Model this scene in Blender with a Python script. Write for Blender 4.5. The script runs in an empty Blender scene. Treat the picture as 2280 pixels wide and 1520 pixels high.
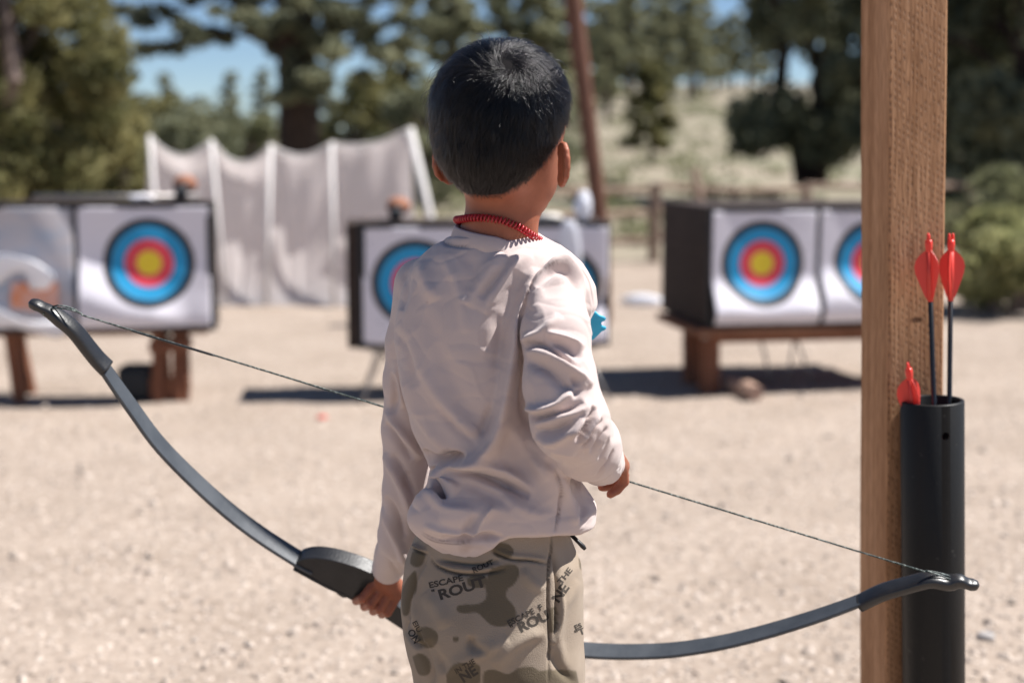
import bpy, bmesh, math, random
import numpy as np
from mathutils import Vector, Matrix
from mathutils.bvhtree import BVHTree
rad = math.radians
scene = bpy.context.scene
col = scene.collection

# ------------------------------------------------------------------ camera
FPX, CX, CY, CAMH = 3166.7, 1140.0, 760.0, 1.10
PITCH = math.atan((760-330)/FPX)
cam = bpy.data.cameras.new('camera'); camo = bpy.data.objects.new('camera', cam); col.objects.link(camo)
camo.location = (0, 0, CAMH); camo.rotation_euler = (rad(90)-PITCH, 0, 0)
cam.sensor_width = 36; cam.lens = 50; cam.clip_start = .05; cam.clip_end = 2000
cam.dof.use_dof = True; cam.dof.focus_distance = 1.69; cam.dof.aperture_fstop = 2.75
scene.camera = camo
# ------------------------------------------------------------------ sky, sun, exposure
SUN_EL = rad(58); SUN_X, SUN_Y = .990, .12            # horizontal direction towards the sun
sd = Vector((SUN_X*math.cos(SUN_EL), SUN_Y*math.cos(SUN_EL), math.sin(SUN_EL))).normalized()
w = bpy.data.worlds.new('World'); scene.world = w; w.use_nodes = True
nt = w.node_tree; bg = nt.nodes['Background']
sky = nt.nodes.new('ShaderNodeTexSky'); sky.sky_type = 'NISHITA'; sky.sun_disc = False
sky.sun_elevation = SUN_EL; sky.sun_rotation = math.atan2(SUN_X, SUN_Y)
sky.altitude = 1800; sky.air_density = .85; sky.dust_density = .0; sky.ozone_density = 3.5
nt.links.new(sky.outputs[0], bg.inputs[0]); bg.inputs[1].default_value = .06
sl = bpy.data.lights.new('sun', 'SUN'); sl.energy = 5.0; sl.angle = rad(.5); sl.color = (1, .965, .92)
so = bpy.data.objects.new('sun', sl); col.objects.link(so); so.location = (5, 3, 8)
so.rotation_euler = sd.to_track_quat('Z', 'Y').to_euler()
vs = scene.view_settings; vs.view_transform = 'Standard'; vs.look = 'None'; vs.gamma = 1; vs.exposure = .86
scene.cycles.max_bounces = 6; scene.cycles.use_denoising = True; scene.cycles.sample_clamp_direct = 3.0; scene.cycles.sample_clamp_indirect = 3.0

# ------------------------------------------------------------------ picture <-> place
cp, sp = math.cos(PITCH), math.sin(PITCH)
def raydir(px, py):
    a = (px-CX)/FPX; b = -(py-CY)/FPX
    return Vector((a, cp+b*sp, -sp+b*cp))
def at(px, py, Y):
    d = raydir(px, py); t = Y/d.y
    return Vector((d.x*t, Y, CAMH+d.z*t))
def proj(P):                                             # (N,3) -> px, py
    P = np.asarray(P); x = P[:, 0]; y = P[:, 1]; z = P[:, 2]-CAMH
    dep = y*cp-z*sp; up = y*sp+z*cp
    return CX+FPX*x/dep, CY-FPX*up/dep
def zat(py, Y): return at(CX, py, Y).z

# ------------------------------------------------------------------ object helpers
def props(o, label=None, cat=None, group=None, kind=None):
    if label: o['label'] = label
    if cat: o['category'] = cat
    if group: o['group'] = group
    if kind: o['kind'] = kind
    return o
def empty(name, loc, label, cat, group=None, rz=0):
    o = bpy.data.objects.new(name, None); col.objects.link(o); o.location = loc; o.rotation_euler = (0, 0, rz)
    o.empty_display_size = .1
    return props(o, label, cat, group)
def wobj(name, me, mats, parent=None, smooth=True):
    """mesh given in WORLD coordinates; keeps it there under its parent"""
    if not isinstance(mats, (list, tuple)): mats = [mats]
    for m in mats: me.materials.append(m)
    if smooth: me.polygons.foreach_set('use_smooth', [True]*len(me.polygons))
    o = bpy.data.objects.new(name, me); col.objects.link(o)
    if parent:
        o.parent = parent
        o.matrix_parent_inverse = wm(parent).inverted()
    return o
def wm(o):
    m = o.matrix_basis
    while o.parent: m = wm(o.parent) @ o.matrix_parent_inverse @ m; break
    return m
def from_bm(bm, name='m'):
    me = bpy.data.meshes.new(name); bm.to_mesh(me); bm.free(); return me
def from_np(V, F, name='m'):
    me = bpy.data.meshes.new(name)
    V = np.ascontiguousarray(V, dtype=np.float32); F = np.ascontiguousarray(F, dtype=np.int32)
    k = F.shape[1]
    me.vertices.add(len(V)); me.vertices.foreach_set('co', V.ravel())
    me.loops.add(F.size); me.loops.foreach_set('vertex_index', F.ravel())
    me.polygons.add(len(F)); me.polygons.foreach_set('loop_start', np.arange(len(F), dtype=np.int32)*k)
    me.update(calc_edges=True); me.validate(); return me
def box(bm, c, s, R=None, bev=0):
    g = bmesh.ops.create_cube(bm, size=1); vs_ = g['verts']
    M = Matrix.Translation(c) @ (R.to_4x4() if R else Matrix()) @ Matrix.Diagonal((*s, 1))
    bmesh.ops.transform(bm, matrix=M, verts=vs_)
    if bev: bmesh.ops.bevel(bm, geom=list({e for v in vs_ for e in v.link_edges}), offset=bev, segments=2, affect='EDGES', profile=.6)
def frame(d):
    d = d.normalized(); a = Vector((0, 0, 1)) if abs(d.z) < .9 else Vector((1, 0, 0))
    x = a.cross(d).normalized(); return x, d.cross(x)
def tube(bm, pts, r, n=8, caps=True, jitter=0, rnd=random):
    pts = [Vector(p) for p in pts]; rs = r if isinstance(r, (list, tuple)) else [r]*len(pts); rings = []
    X = None
    for i, p in enumerate(pts):
        d = (pts[min(i+1, len(pts)-1)]-pts[max(i-1, 0)]).normalized()
        if X is None: X, Yv = frame(d)
        else:
            X = (X-d*X.dot(d)).normalized(); Yv = d.cross(X)
        rings.append([bm.verts.new(p+(X*math.cos(a)+Yv*math.sin(a))*rs[i]*(1+jitter*rnd.uniform(-1, 1))) for a in [2*math.pi*k/n for k in range(n)]])
    for A, B in zip(rings, rings[1:]):
        for k in range(n): bm.faces.new((A[k], A[(k+1) % n], B[(k+1) % n], B[k]))
    if caps:
        bm.faces.new(rings[0][::-1]); bm.faces.new(rings[-1])
def spline(pts, n):
    """Catmull-Rom resampled to n points"""
    P = [np.array(p, float) for p in pts]; P = [2*P[0]-P[1]]+P+[2*P[-1]-P[-2]]; out = []
    m = len(P)-3
    for i in range(n):
        t = i/(n-1)*m; k = min(int(t), m-1); t -= k
        a, b, c, d = P[k:k+4]
        out.append(.5*((2*b)+(-a+c)*t+(2*a-5*b+4*c-d)*t*t+(-a+3*b-3*c+d)*t**3))
    return out

# ------------------------------------------------------------------ materials
def mat(name, c1, c2=None, rough=.7, nscale=8, bump=0, bscale=60, detail=4, spec=.4, stretch=None, sss=0, trans=0, c3=None, ramp=(.35, .65), metal=0, coat=0, sheen=0):
    m = bpy.data.materials.new(name); m.use_nodes = True; t = m.node_tree; N = t.nodes; L = t.links
    b = N['Principled BSDF']; b.inputs['Roughness'].default_value = rough
    b.inputs['Specular IOR Level'].default_value = spec; b.inputs['Metallic'].default_value = metal
    b.inputs['Coat Weight'].default_value = coat; b.inputs['Sheen Weight'].default_value = sheen
    b.inputs['Base Color'].default_value = (*c1, 1)
    tc = N.new('ShaderNodeTexCoord'); mp = N.new('ShaderNodeMapping'); L.new(tc.outputs['Object'], mp.inputs[0])
    if stretch: mp.inputs['Scale'].default_value = stretch
    m['mp'] = mp.name
    if c2:
        nz = N.new('ShaderNodeTexNoise'); nz.inputs['Scale'].default_value = nscale; nz.inputs['Detail'].default_value = detail
        L.new(mp.outputs[0], nz.inputs[0]); cr = N.new('ShaderNodeValToRGB'); L.new(nz.outputs[0], cr.inputs[0])
        cr.color_ramp.elements[0].color = (*c1, 1); cr.color_ramp.elements[1].color = (*c2, 1)
        cr.color_ramp.elements[0].position = ramp[0]; cr.color_ramp.elements[1].position = ramp[1]
        if c3:
            e = cr.color_ramp.elements.new(sum(ramp)/2); e.color = (*c3, 1)
        L.new(cr.outputs[0], b.inputs['Base Color']); cr.name = 'ramp'
    if bump:
        nb = N.new('ShaderNodeTexNoise'); nb.inputs['Scale'].default_value = bscale; nb.inputs['Detail'].default_value = 5
        L.new(mp.outputs[0], nb.inputs[0]); bp = N.new('ShaderNodeBump'); bp.inputs['Strength'].default_value = bump; bp.inputs['Distance'].default_value = .01
        L.new(nb.outputs[0], bp.inputs['Height']); L.new(bp.outputs[0], b.inputs['Normal']); bp.name = 'bump'
    if sss:
        b.inputs['Subsurface Weight'].default_value = sss; b.inputs['Subsurface Radius'].default_value = (.012, .004, .002); b.inputs['Subsurface Scale'].default_value = 1.0
    if trans:
        tr = N.new('ShaderNodeBsdfTranslucent'); mx = N.new('ShaderNodeMixShader'); mx.inputs[0].default_value = trans
        out = N['Material Output']; L.new(b.outputs[0], mx.inputs[1]); L.new(tr.outputs[0], mx.inputs[2]); L.new(mx.outputs[0], out.inputs[0])
        if c2: L.new(cr.outputs[0], tr.inputs[0])
        else: tr.inputs[0].default_value = (*c1, 1)
    return m
def mixattr(m, attr, c, fac=1.0):
    """mix colour c over the base by a float attribute"""
    t = m.node_tree; N = t.nodes; L = t.links; b = N['Principled BSDF']
    a = N.new('ShaderNodeAttribute'); a.attribute_name = attr
    mx = N.new('ShaderNodeMix'); mx.data_type = 'RGBA'
    old = b.inputs['Base Color'].links
    if old: L.new(old[0].from_socket, mx.inputs[6])
    else: mx.inputs[6].default_value = b.inputs['Base Color'].default_value
    mx.inputs[7].default_value = (*c, 1)
    if fac != 1:
        mm = N.new('ShaderNodeMath'); mm.operation = 'MULTIPLY'; mm.inputs[1].default_value = fac
        L.new(a.outputs['Fac'], mm.inputs[0]); L.new(mm.outputs[0], mx.inputs[0])
    else: L.new(a.outputs['Fac'], mx.inputs[0])
    L.new(mx.outputs[2], b.inputs['Base Color'])

# ------------------------------------------------------------------ implicit surfaces (smooth bodies)
def cap(P, a, b, ra, rb):
    a = np.array(a); b = np.array(b); d = b-a; t = np.clip(((P-a)@d)/(d@d), 0, 1)
    return np.linalg.norm(P-a-t[:, None]*d, axis=1)-(ra+(rb-ra)*t)
def ell(P, c, r, R=None):
    q = P-np.array(c)
    if R is not None: q = q@np.array(R)                     # columns of R = local axes
    r = np.array(r); k0 = np.linalg.norm(q/r, axis=1); k1 = np.linalg.norm(q/r/r, axis=1)
    return k0*(k0-1)/np.maximum(k1, 1e-9)
def smin(a, b, k):
    h = np.clip(.5+.5*(b-a)/k, 0, 1); return b*(1-h)+a*h-k*h*(1-h)
def smax(a, b, k): return -smin(-a, -b, k)
def chain(P, pts, rs, k=.006):
    f = None
    for i in range(len(pts)-1):
        g = cap(P, pts[i], pts[i+1], rs[i], rs[i+1]); f = g if f is None else smin(f, g, k)
    return f
def loft(P, rows, Yc, depth, e=2.3):
    """rows: (py, xl, xr) in the picture at world depth Yc -> superellipse column"""
    zs = np.array([zat(r[0], Yc) for r in rows])[::-1]
    xl = np.array([at(r[1], r[0], Yc).x for r in rows])[::-1]; xr = np.array([at(r[2], r[0], Yc).x for r in rows])[::-1]
    dp = np.array([d for d in depth])[::-1]
    z = P[:, 2]; L_ = np.interp(z, zs, xl); R_ = np.interp(z, zs, xr); b = np.interp(z, zs, dp)
    a = (R_-L_)/2; cx = (R_+L_)/2
    q = (np.abs((P[:, 0]-cx)/a)**e+np.abs((P[:, 1]-Yc)/b)**e)**(1/e)
    f = (q-1)*np.minimum(a, b)
    return np.maximum(f, np.maximum(z-zs[-1], zs[0]-z))
def polygonize(func, lo, hi, h, B=12, slack=2.2):
    lo = np.array(lo, float); n = (np.ceil((np.array(hi)-lo)/h/B).astype(int))*B
    F = np.empty(n, np.float32); nb = n//B
    gi = np.stack(np.meshgrid(*[np.arange(k) for k in nb], indexing='ij'), -1).reshape(-1, 3)
    cen = lo+(gi*B+B/2)*h; fc = func(cen)
    near = np.abs(fc) < B*h*.87*slack
    Fb = F.reshape(nb[0], B, nb[1], B, nb[2], B)
    Fb[:] = np.where(fc < 0, -1, 1).reshape(nb[0], 1, nb[1], 1, nb[2], 1)
    loc = np.stack(np.meshgrid(*[np.arange(B)]*3, indexing='ij'), -1).reshape(-1, 3)
    G = gi[near]
    for s in range(0, len(G), 60):
        g = G[s:s+60]; P = lo+((g[:, None, :]*B+loc[None]).reshape(-1, 3))*h
        v = func(P).reshape(len(g), B, B, B)
        for q, vv in zip(g, v): F[q[0]*B:q[0]*B+B, q[1]*B:q[1]*B+B, q[2]*B:q[2]*B+B] = vv
    S = F < 0
    cnt = sum(S[i:n[0]-1+i, j:n[1]-1+j, k:n[2]-1+k].astype(np.int8) for i in (0, 1) for j in (0, 1) for k in (0, 1))
    ci = np.argwhere((cnt > 0) & (cnt < 8))
    acc = np.zeros((len(ci), 3)); num = np.zeros(len(ci))
    cor = [(i, j, k) for i in (0, 1) for j in (0, 1) for k in (0, 1)]
    for a in cor:
        for ax in range(3):
            if a[ax]: continue
            b = list(a); b[ax] = 1
            fa = F[tuple((ci+a).T)]; fb = F[tuple((ci+b).T)]; cr = (fa < 0) != (fb < 0)
            t = np.where(cr, fa/np.where(cr, fa-fb, 1), 0)
            p = np.array(a)[None]+np.zeros((len(ci), 3)); p[:, ax] += t
            acc += p*cr[:, None]; num += cr
    V = lo+(ci+acc/num[:, None])*h
    vid = np.full(n-1, -1, np.int32); vid[tuple(ci.T)] = np.arange(len(ci))
    quads = []
    for ax in range(3):
        u, v = (ax+1) % 3, (ax+2) % 3
        A = [slice(1, n[k]-1) for k in range(3)]; Bs = list(A); A[ax] = slice(0, n[ax]-1); Bs[ax] = slice(1, n[ax])
        sa = S[tuple(A)]; sb = S[tuple(Bs)]; e = np.argwhere(sa != sb); off = np.array([1, 1, 1]); off[ax] = 0; e = e+off
        ins = S[tuple(e.T)]
        def c(du, dv):
            q = e.copy(); q[:, u] -= du; q[:, v] -= dv; return vid[tuple(q.T)]
        Q = np.stack([c(0, 0), c(1, 0), c(1, 1), c(0, 1)], 1)
        Q[~ins] = Q[~ins][:, ::-1]; quads.append(Q)
    Q = np.concatenate(quads); Q = Q[(Q >= 0).all(1)]
    return V, Q
def vnormals(V, Q):
    n = np.cross(V[Q[:, 2]]-V[Q[:, 0]], V[Q[:, 3]]-V[Q[:, 1]]); N = np.zeros_like(V)
    for k in range(4): np.add.at(N, Q[:, k], n)
    return N/np.maximum(np.linalg.norm(N, axis=1), 1e-12)[:, None]
def relax(V, Q, it=1, lam=.5):
    E = np.concatenate([Q[:, [0, 1]], Q[:, [1, 2]], Q[:, [2, 3]], Q[:, [3, 0]]]); n = np.zeros(len(V)); np.add.at(n, E[:, 0], 1); np.add.at(n, E[:, 1], 1)
    for _ in range(it):
        s = np.zeros_like(V); np.add.at(s, E[:, 0], V[E[:, 1]]); np.add.at(s, E[:, 1], V[E[:, 0]])
        V = V*(1-lam)+lam*s/n[:, None]
    return V
def wob(P, s, seed=0):
    r = np.random.RandomState(seed); f = np.zeros(len(P))
    for i in range(7):
        d = r.randn(3); d /= np.linalg.norm(d); f += np.sin(P@d*s*r.uniform(.6, 1.8)+r.uniform(0, 6.3)+1.3*np.sin(P@np.roll(d, 1)*s*.7))
    return f/7
def folds(px, py, lst):
    """sum of cloth folds: (polyline px, amp mm, width on its left side, width on its right side)"""
    out = np.zeros(len(px))
    for pts, amp, w1, w2 in lst:
        pts = np.array(spline(pts, max(6, 5*len(pts)))); m = max(w1, w2)*3
        sel = np.where((px > pts[:, 0].min()-m) & (px < pts[:, 0].max()+m) & (py > pts[:, 1].min()-m) & (py < pts[:, 1].max()+m))[0]
        if len(sel) == 0: continue
        x = px[sel]; y = py[sel]; best = np.full(len(sel), 1e9); sg = np.zeros(len(sel)); tt = np.zeros(len(sel)); k = len(pts)-1
        for i in range(k):
            a = pts[i]; d = pts[i+1]-a; L2 = d@d+1e-9; tr = ((x-a[0])*d[0]+(y-a[1])*d[1])/L2; t = np.clip(tr, 0, 1)
            dd = np.hypot(x-a[0]-t*d[0], y-a[1]-t*d[1]); c = (x-a[0])*d[1]-(y-a[1])*d[0]
            u = dd < best; best[u] = dd[u]; sg[u] = c[u]; tt[u] = (i+t[u])/k
        w_ = np.where(sg > 0, w1, w2)
        out[sel] += amp*.001*np.exp(-(best/w_)**2)*np.clip(np.minimum(tt, 1-tt)*4, 0, 1)**.6
    return out
# ================================================================== THE BOY
YB = 1.66
a_ = lambda px, py, Y: np.array(at(px, py, Y))
boy = empty('person', (.0, YB, 0), 'young child seen from behind in pale mauve shirt and camouflage trousers, holding a black bow', 'person')
def oriented(V, Q):
    c = V.mean(0); vol = np.einsum('ij,ij->i', V[Q[:, 0]]-c, np.cross(V[Q[:, 1]]-c, V[Q[:, 2]]-c)).sum()
    return Q if vol > 0 else Q[:, ::-1]

# bow plane (needed for the hands)
SL, SR = at(150, 686, 1.80), at(2108, 1287, 1.79)       # string ends
bu = (SR-SL).normalized(); v0 = Vector((0, -1, 0)).cross(bu).normalized()
if v0.z < 0: v0 = -v0
vy = (Vector((0, -1, 0))-bu*bu.dot(Vector((0, -1, 0)))); vy = (vy-v0*vy.dot(v0)).normalized()
TILT = rad(27); bm_ = (v0*math.cos(TILT)+vy*math.sin(TILT)).normalized(); bn = bu.cross(bm_).normalized()
if bn.y > 0: bn = -bn                                    # bn points to the camera side
def onbow(px, py, off=0):
    d = raydir(px, py); o = Vector((0, 0, CAMH)); t = (SL-o).dot(bn)/d.dot(bn); return o+d*t+bn*off

# head frame
HY = rad(28); hf = np.array([math.sin(HY), math.cos(HY), 0]); hr = np.array([math.cos(HY), -math.sin(HY), 0]); hu = np.array([0, 0, 1.])
HR = np.stack([hr, hf, hu], 1); HC = a_(1119, 259, 1.635)
hl = lambda x, y, z: HC+hr*x+hf*y+hu*z
def f_head(P):
    f = ell(P, hl(0, -.002, .004), (.0715, .084, .0765), HR)
    f = smin(f, ell(P, hl(0, -.006, -.040), (.062, .070, .058), HR), .02)
    f = smin(f, ell(P, hl(0, .026, -.068), (.052, .052, .050), HR), .02)      # jaw and cheeks
    f = smin(f, ell(P, hl(0, .058, -.100), (.022, .020, .016), HR), .02)      # chin
    return f
NK = [a_(1120, 418, 1.645), a_(1118, 478, 1.65), a_(1106, 560, 1.66)]
def ear(P, s):
    c = hl(s*.0715, .002, -.052); out = rad(44) if s > 0 else rad(22)
    ax = hf*(-math.cos(out))*1+hr*s*math.sin(out); ax /= np.linalg.norm(ax)       # towards the outer rim
    th = np.cross(ax, hu); th /= np.linalg.norm(th); up = hu*math.cos(.12)+ax*math.sin(.12); up /= np.linalg.norm(up)
    ax = np.cross(up, th); ax *= np.sign(ax@(-hf)); R = np.stack([ax, th, up], 1); c = c+ax*(.014 if s > 0 else .006)
    f = ell(P, c, (.0172, .0040, .0235), R); bk = -th*np.sign(th@hf)
    f = smin(f, chain(P, [c+ax*math.cos(a)*.0165+up*math.sin(a)*.0222+bk*.0012 for a in np.linspace(-1.0, 2.7, 9)], [.0020]+[.0032]*7+[.0022], .002), .0025)
    f = smax(f, -ell(P, c+th*np.sign(th@hf)*.0062-ax*.001, (.0105, .0055, .0195), R), .002)
    f = smin(f, ell(P, c-up*.0180-ax*.004, (.0075, .0045, .0085), R), .004)     # lobe
    return f
# left hand on the grip
G = np.array(onbow(846, 1325)); g0 = np.array(onbow(775, 1285)); g1 = np.array(onbow(900, 1362)); gd = (g1-g0)/np.linalg.norm(g1-g0)
view = G-np.array([0, 0, CAMH]); view /= np.linalg.norm(view)
e1 = -view+gd*(view@gd); e1 /= np.linalg.norm(e1)                           # towards the camera
e2 = np.cross(gd, e1); e2 *= np.sign(-e2[2]); e2 /= np.linalg.norm(e2)         # down in the picture
def gp(s, R, ph): ph = rad(ph); return G+gd*s+R*(math.cos(ph)*e1+math.sin(ph)*e2)
LW = np.array(at(862, 1266, G[1]-.040))                                   # left wrist
LHF = []
for i, s in enumerate([-.0245, -.0100, .0045, .0175]):
    ln = [1, 1.05, 1, .88][i]
    LHF.append(([gp(s*.9, .0245, -22), gp(s, .0262*ln, 38), gp(s, .0235*ln, 98), gp(s, .0205, 150), gp(s, .0185, 195)], [.0070, .0067, .0062, .0056, .0048]))
LTH = ([gp(-.010, .036, -75), gp(-.030, .029, -98), gp(-.038, .024, -130), gp(-.036, .022, -175)], [.0095, .0082, .0074, .0058])
def f_lhand(P):
    f = ell(P, gp(-.002, .030, -42), (.026, .013, .017), np.stack([gd, np.cross(gd, (gp(0, 1, -42)-G)), gp(0, 1, -42)-G], 1))
    f = smin(f, cap(P, gp(-.012, .026, -30), LW, .010, .0155), .010); f = smin(f, cap(P, gp(.010, .027, -30), LW, .010, .0155), .010)
    f = smin(f, chain(P, *LTH, k=.003), .006)
    for c in LHF:
        f = smin(f, chain(P, *c, k=.0010), .0009)
    return f
# right hand, relaxed beside the string
RW = a_(1356, 1022, 1.69)
def rc(l): return [a_(*q) for q in l]
RHF = [(rc([(1386, 1046, 1.722), (1389, 1072, 1.730), (1374, 1090, 1.728), (1359, 1100, 1.722)]), [.0072, .0066, .0060, .0052]),
       (rc([(1384, 1044, 1.736), (1383, 1068, 1.748), (1360, 1082, 1.748), (1340, 1084, 1.742)]), [.0074, .0068, .0062, .0054]),
       (rc([(1384, 1040, 1.750), (1388, 1064, 1.766), (1372, 1078, 1.774), (1358, 1070, 1.770)]), [.0076, .0070, .0064, .0056]),
       (rc([(1382, 1036, 1.764), (1389, 1058, 1.782), (1376, 1074, 1.794), (1362, 1068, 1.790)]), [.0074, .0068, .0062, .0056])]
RTH = (rc([(1362, 1030, 1.735), (1350, 1046, 1.757), (1342, 1062, 1.770), (1336, 1074, 1.776)]), [.0092, .0082, .0072, .0058])
def f_rhand(P):
    f = smin(cap(P, RW, a_(1383, 1040, 1.728), .0155, .0095), cap(P, RW, a_(1381, 1036, 1.752), .0155, .0095), .012)
    f = smin(f, chain(P, *RTH, k=.003), .006)
    for c in RHF: f = smin(f, chain(P, *c, k=.0015), .0018)
    return f
# arm joints
RA = rc([(1236, 640, 1.618), (1237, 740, 1.572), (1247, 850, 1.545), (1270, 938, 1.535), (1306, 992, 1.585), (1338, 1028, 1.650)]); RAr = [.034, .0365, .039, .0415, .037, .0285]
LA = rc([(943, 640, 1.69), (920, 760, 1.705), (908, 850, 1.715), (907, 955, 1.73), (906, 1090, 1.755), (894, 1195, 1.79)]) ; LAr = [.036, .031, .0290, .0290, .0300, .0280]
LCF = LW+(LA[-1]-LW)*.02; LA.append(LCF); LAr.append(.0215)
HIPS = [a_(1172, 1500, 1.635), a_(1036, 1500, 1.69)]
ANK = [np.array([.045, 1.60, .085]), np.array([-.075, 1.73, .085])]; KNEE = [(HIPS[i]*.5+ANK[i]*.5)+np.array([.01, .012, 0]) for i in (0, 1)]
def f_body(P):
    f = f_head(P)
    f = smin(f, chain(P, NK, [.041, .0415, .050]), .012)
    f = np.minimum(f, smin(f, ear(P, 1), .004)); f = np.minimum(f, smin(f, ear(P, -1), .004))
    # face
    n0, n1 = hl(0, .083, -.030), hl(0, .098, -.058)
    f = smin(f, cap(P, n0, n1, .004, .0075), .010)
    for s in (1, -1):
        f = smin(f, ell(P, hl(s*.007, .092, -.061), (.006, .006, .005), HR), .005)
        f = smax(f, -ell(P, hl(s*.027, .086, -.034), (.013, .010, .008), HR), .008)
        f = smin(f, ell(P, hl(s*.026, .0705, -.0300), (.0125, .0110, .0062), HR), .003); f = smin(f, ell(P, hl(s*.026, .0695, -.0412), (.0120, .0105, .0040), HR), .003)
    f = smin(f, ell(P, hl(0, .083, -.0795), (.017, .006, .004), HR), .003)
    f = smin(f, ell(P, hl(0, .0815, -.0870), (.014, .006, .0045), HR), .003)
    # hidden trunk and limbs under the clothes
    t = smin(ell(P, a_(1095, 720, YB), (.082, .055, .11)), ell(P, a_(1098, 980, YB), (.055, .045, .13)), .03)
    t = smin(t, ell(P, a_(1090, 1330, YB+.005), (.085, .062, .09)), .03)
    f = smin(f, t, .02)
    f = smin(f, chain(P, [RA[0]]+RA[1:]+[RW], [.020, .022, .021, .021, .018, .015, .0145]), .01)
    f = smin(f, chain(P, LA+[LW], [.022, .020, .019, .018, .017, .0155, .015, .0145]), .01)
    f = smin(f, f_lhand(P), .004); f = smin(f, f_rhand(P), .004)
    for i in (0, 1):
        f = smin(f, chain(P, [HIPS[i], KNEE[i], ANK[i]], [.058, .040, .027]), .02)
        f = smin(f, cap(P, ANK[i]-[0, 0, .045], ANK[i]+np.array([[.055, .085], [.0, .11]][i]+[-.055]), .025, .022), .02)
    return f
def surf(P, it=3):
    for _ in range(it):
        f = f_head(P); e = .0005
        g = np.stack([(f_head(P+np.eye(3)[k]*e)-f) for k in range(3)], 1)/e; n = g/np.linalg.norm(g, axis=1)[:, None]
        P = P-n*(f/np.maximum(np.linalg.norm(g, axis=1), .3))[:, None]
    return P, n
V, Q = polygonize(f_body, (-.28, 1.47, .0), (.22, 2.0, 1.30), .0020)
Q = oriented(V, Q); V = relax(V, Q, 1, .4)
me = from_np(V, Q, 'body')
px, py = proj(V); L = (V-HC)@HR
az = np.arctan2(np.abs(L[:, 0]), L[:, 1])                # 0 face .. pi back
hl_z = np.interp(az, [0, .7, 1.15, 1.45, 1.75, 2.1, 2.6, math.pi], [.045, .040, .0, -.022, -.046, -.070, -.088, -.090])
scalp = np.clip((L[:, 2]-hl_z+.004)/.012, 0, 1)*(np.linalg.norm(L, axis=1) < .13)
isear = (np.abs(L[:, 0]) > .066)&(L[:, 2] < -.02)&(L[:, 2] > -.09)
scalp[isear] = 0
at_ = me.attributes.new('scalp', 'FLOAT', 'POINT'); at_.data.foreach_set('value', scalp.astype(np.float32))
lip = (np.linalg.norm((L-np.array([0, .087, -.083]))/[.017, .012, .008], axis=1) < 1)*.8
al = me.attributes.new('lip', 'FLOAT', 'POINT'); al.data.foreach_set('value', lip.astype(np.float32))
m_skin = mat('skin', (.325, .112, .062), (.26, .085, .046), rough=.5, nscale=40, sss=.22, bump=.08, bscale=500, spec=.35)
mixattr(m_skin, 'lip', (.35, .10, .09)); mixattr(m_skin, 'scalp', (.02, .014, .012), .93)
body = wobj('body', me, m_skin, boy)
for s, nm in ((1, 'eye'), (-1, 'eye')):
    bm = bmesh.new(); c = Vector(hl(s*.026, .0722, -.034)); bmesh.ops.create_uvsphere(bm, u_segments=20, v_segments=12, radius=.0098, matrix=Matrix.Translation(c))
    e = wobj('eye', from_bm(bm), mat('eye_white', (.75, .72, .7), rough=.2), body)
    bm = bmesh.new(); bmesh.ops.create_uvsphere(bm, u_segments=16, v_segments=10, radius=.0052, matrix=Matrix.Translation(c+Vector(hf)*.0055))
    for v in bm.verts: pass
    wobj('iris', from_bm(bm), mat('iris', (.03, .015, .01), rough=.15), e) if False else None
    e.data.materials.append(mat('iris', (.02, .012, .008), rough=.15))
    for p in e.data.polygons:
        n = (Vector(p.center)-c).normalized()
        if n.dot(Vector(hf)) > .86: p.material_index = 1

# ------------------------------------------------------------------ hair
rs = np.random.RandomState(5)
WH = surf(a_(1124, 158, 1.58)[None])[0][0]
def hairmask(P, jit=0):
    L = (P-HC)@HR; az = np.arctan2(np.abs(L[:, 0]), L[:, 1])
    z = np.interp(az, [0, .7, 1.15, 1.45, 1.75, 2.1, 2.6, math.pi], [.045, .040, .0, -.018, -.042, -.066, -.086, -.088])
    z = z+np.interp(az, [1.1, 1.5, 2.0], [0, 0, 0])
    return L[:, 2]-z+jit
M = 300000
d = rs.randn(M, 3); d /= np.linalg.norm(d, axis=1)[:, None]
Pp = HC+np.array([0, 0, -.02])+d*.095; Pp, nn = surf(Pp, 5)
hm = hairmask(Pp, rs.randn(M)*.0035)
keep = np.where(hm > 0)[0][:48000]; R0, n0_, hm = Pp[keep], nn[keep], hm[keep]; NH = len(keep); K = 8
def flow(P, n):
    v = P-WH; v -= n*(np.einsum('ij,ij->i', v, n))[:, None]; dist = np.linalg.norm(P-WH, axis=1); v /= (np.linalg.norm(v, axis=1)+1e-6)[:, None]
    sw = np.cross(v, n)                                # clockwise seen from outside
    dn = np.array([0, 0, -1.])-n*(-n[:, 2])[:, None]
    Lx = (P-HC)@HR
    fw = hf[None]-n*(n@hf)[:, None]
    front = np.clip(Lx[:, 1]/.05, 0, 1)[:, None]
    o = v*(.9*np.clip(dist/.016, .12, 1))[:, None]+sw*(1.1*np.exp(-dist/.030))[:, None]+dn*np.clip(dist/.07-.35, 0, 1.6)[:, None]+fw*front*.6
    return o/(np.linalg.norm(o, axis=1)+1e-9)[:, None]
dist0 = np.linalg.norm(R0-WH, axis=1)
lens = np.interp(hm, [0, .008, .03, .06, .12], [.004, .008, .018, .027, .030])*rs.uniform(.75, 1.15, NH)
hgt = np.interp(hm, [0, .01, .03, .06, .12], [.0012, .002, .0045, .0080, .0085])*rs.uniform(.15, 1.1, NH)
hgt *= np.interp(dist0, [0, .012, .03], [.75, .9, 1])
hgt *= 1+.40*wob(R0, 330, 9); fly = rs.rand(NH) < .02; hgt[fly] *= rs.uniform(1.3, 2.3, fly.sum())
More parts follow.
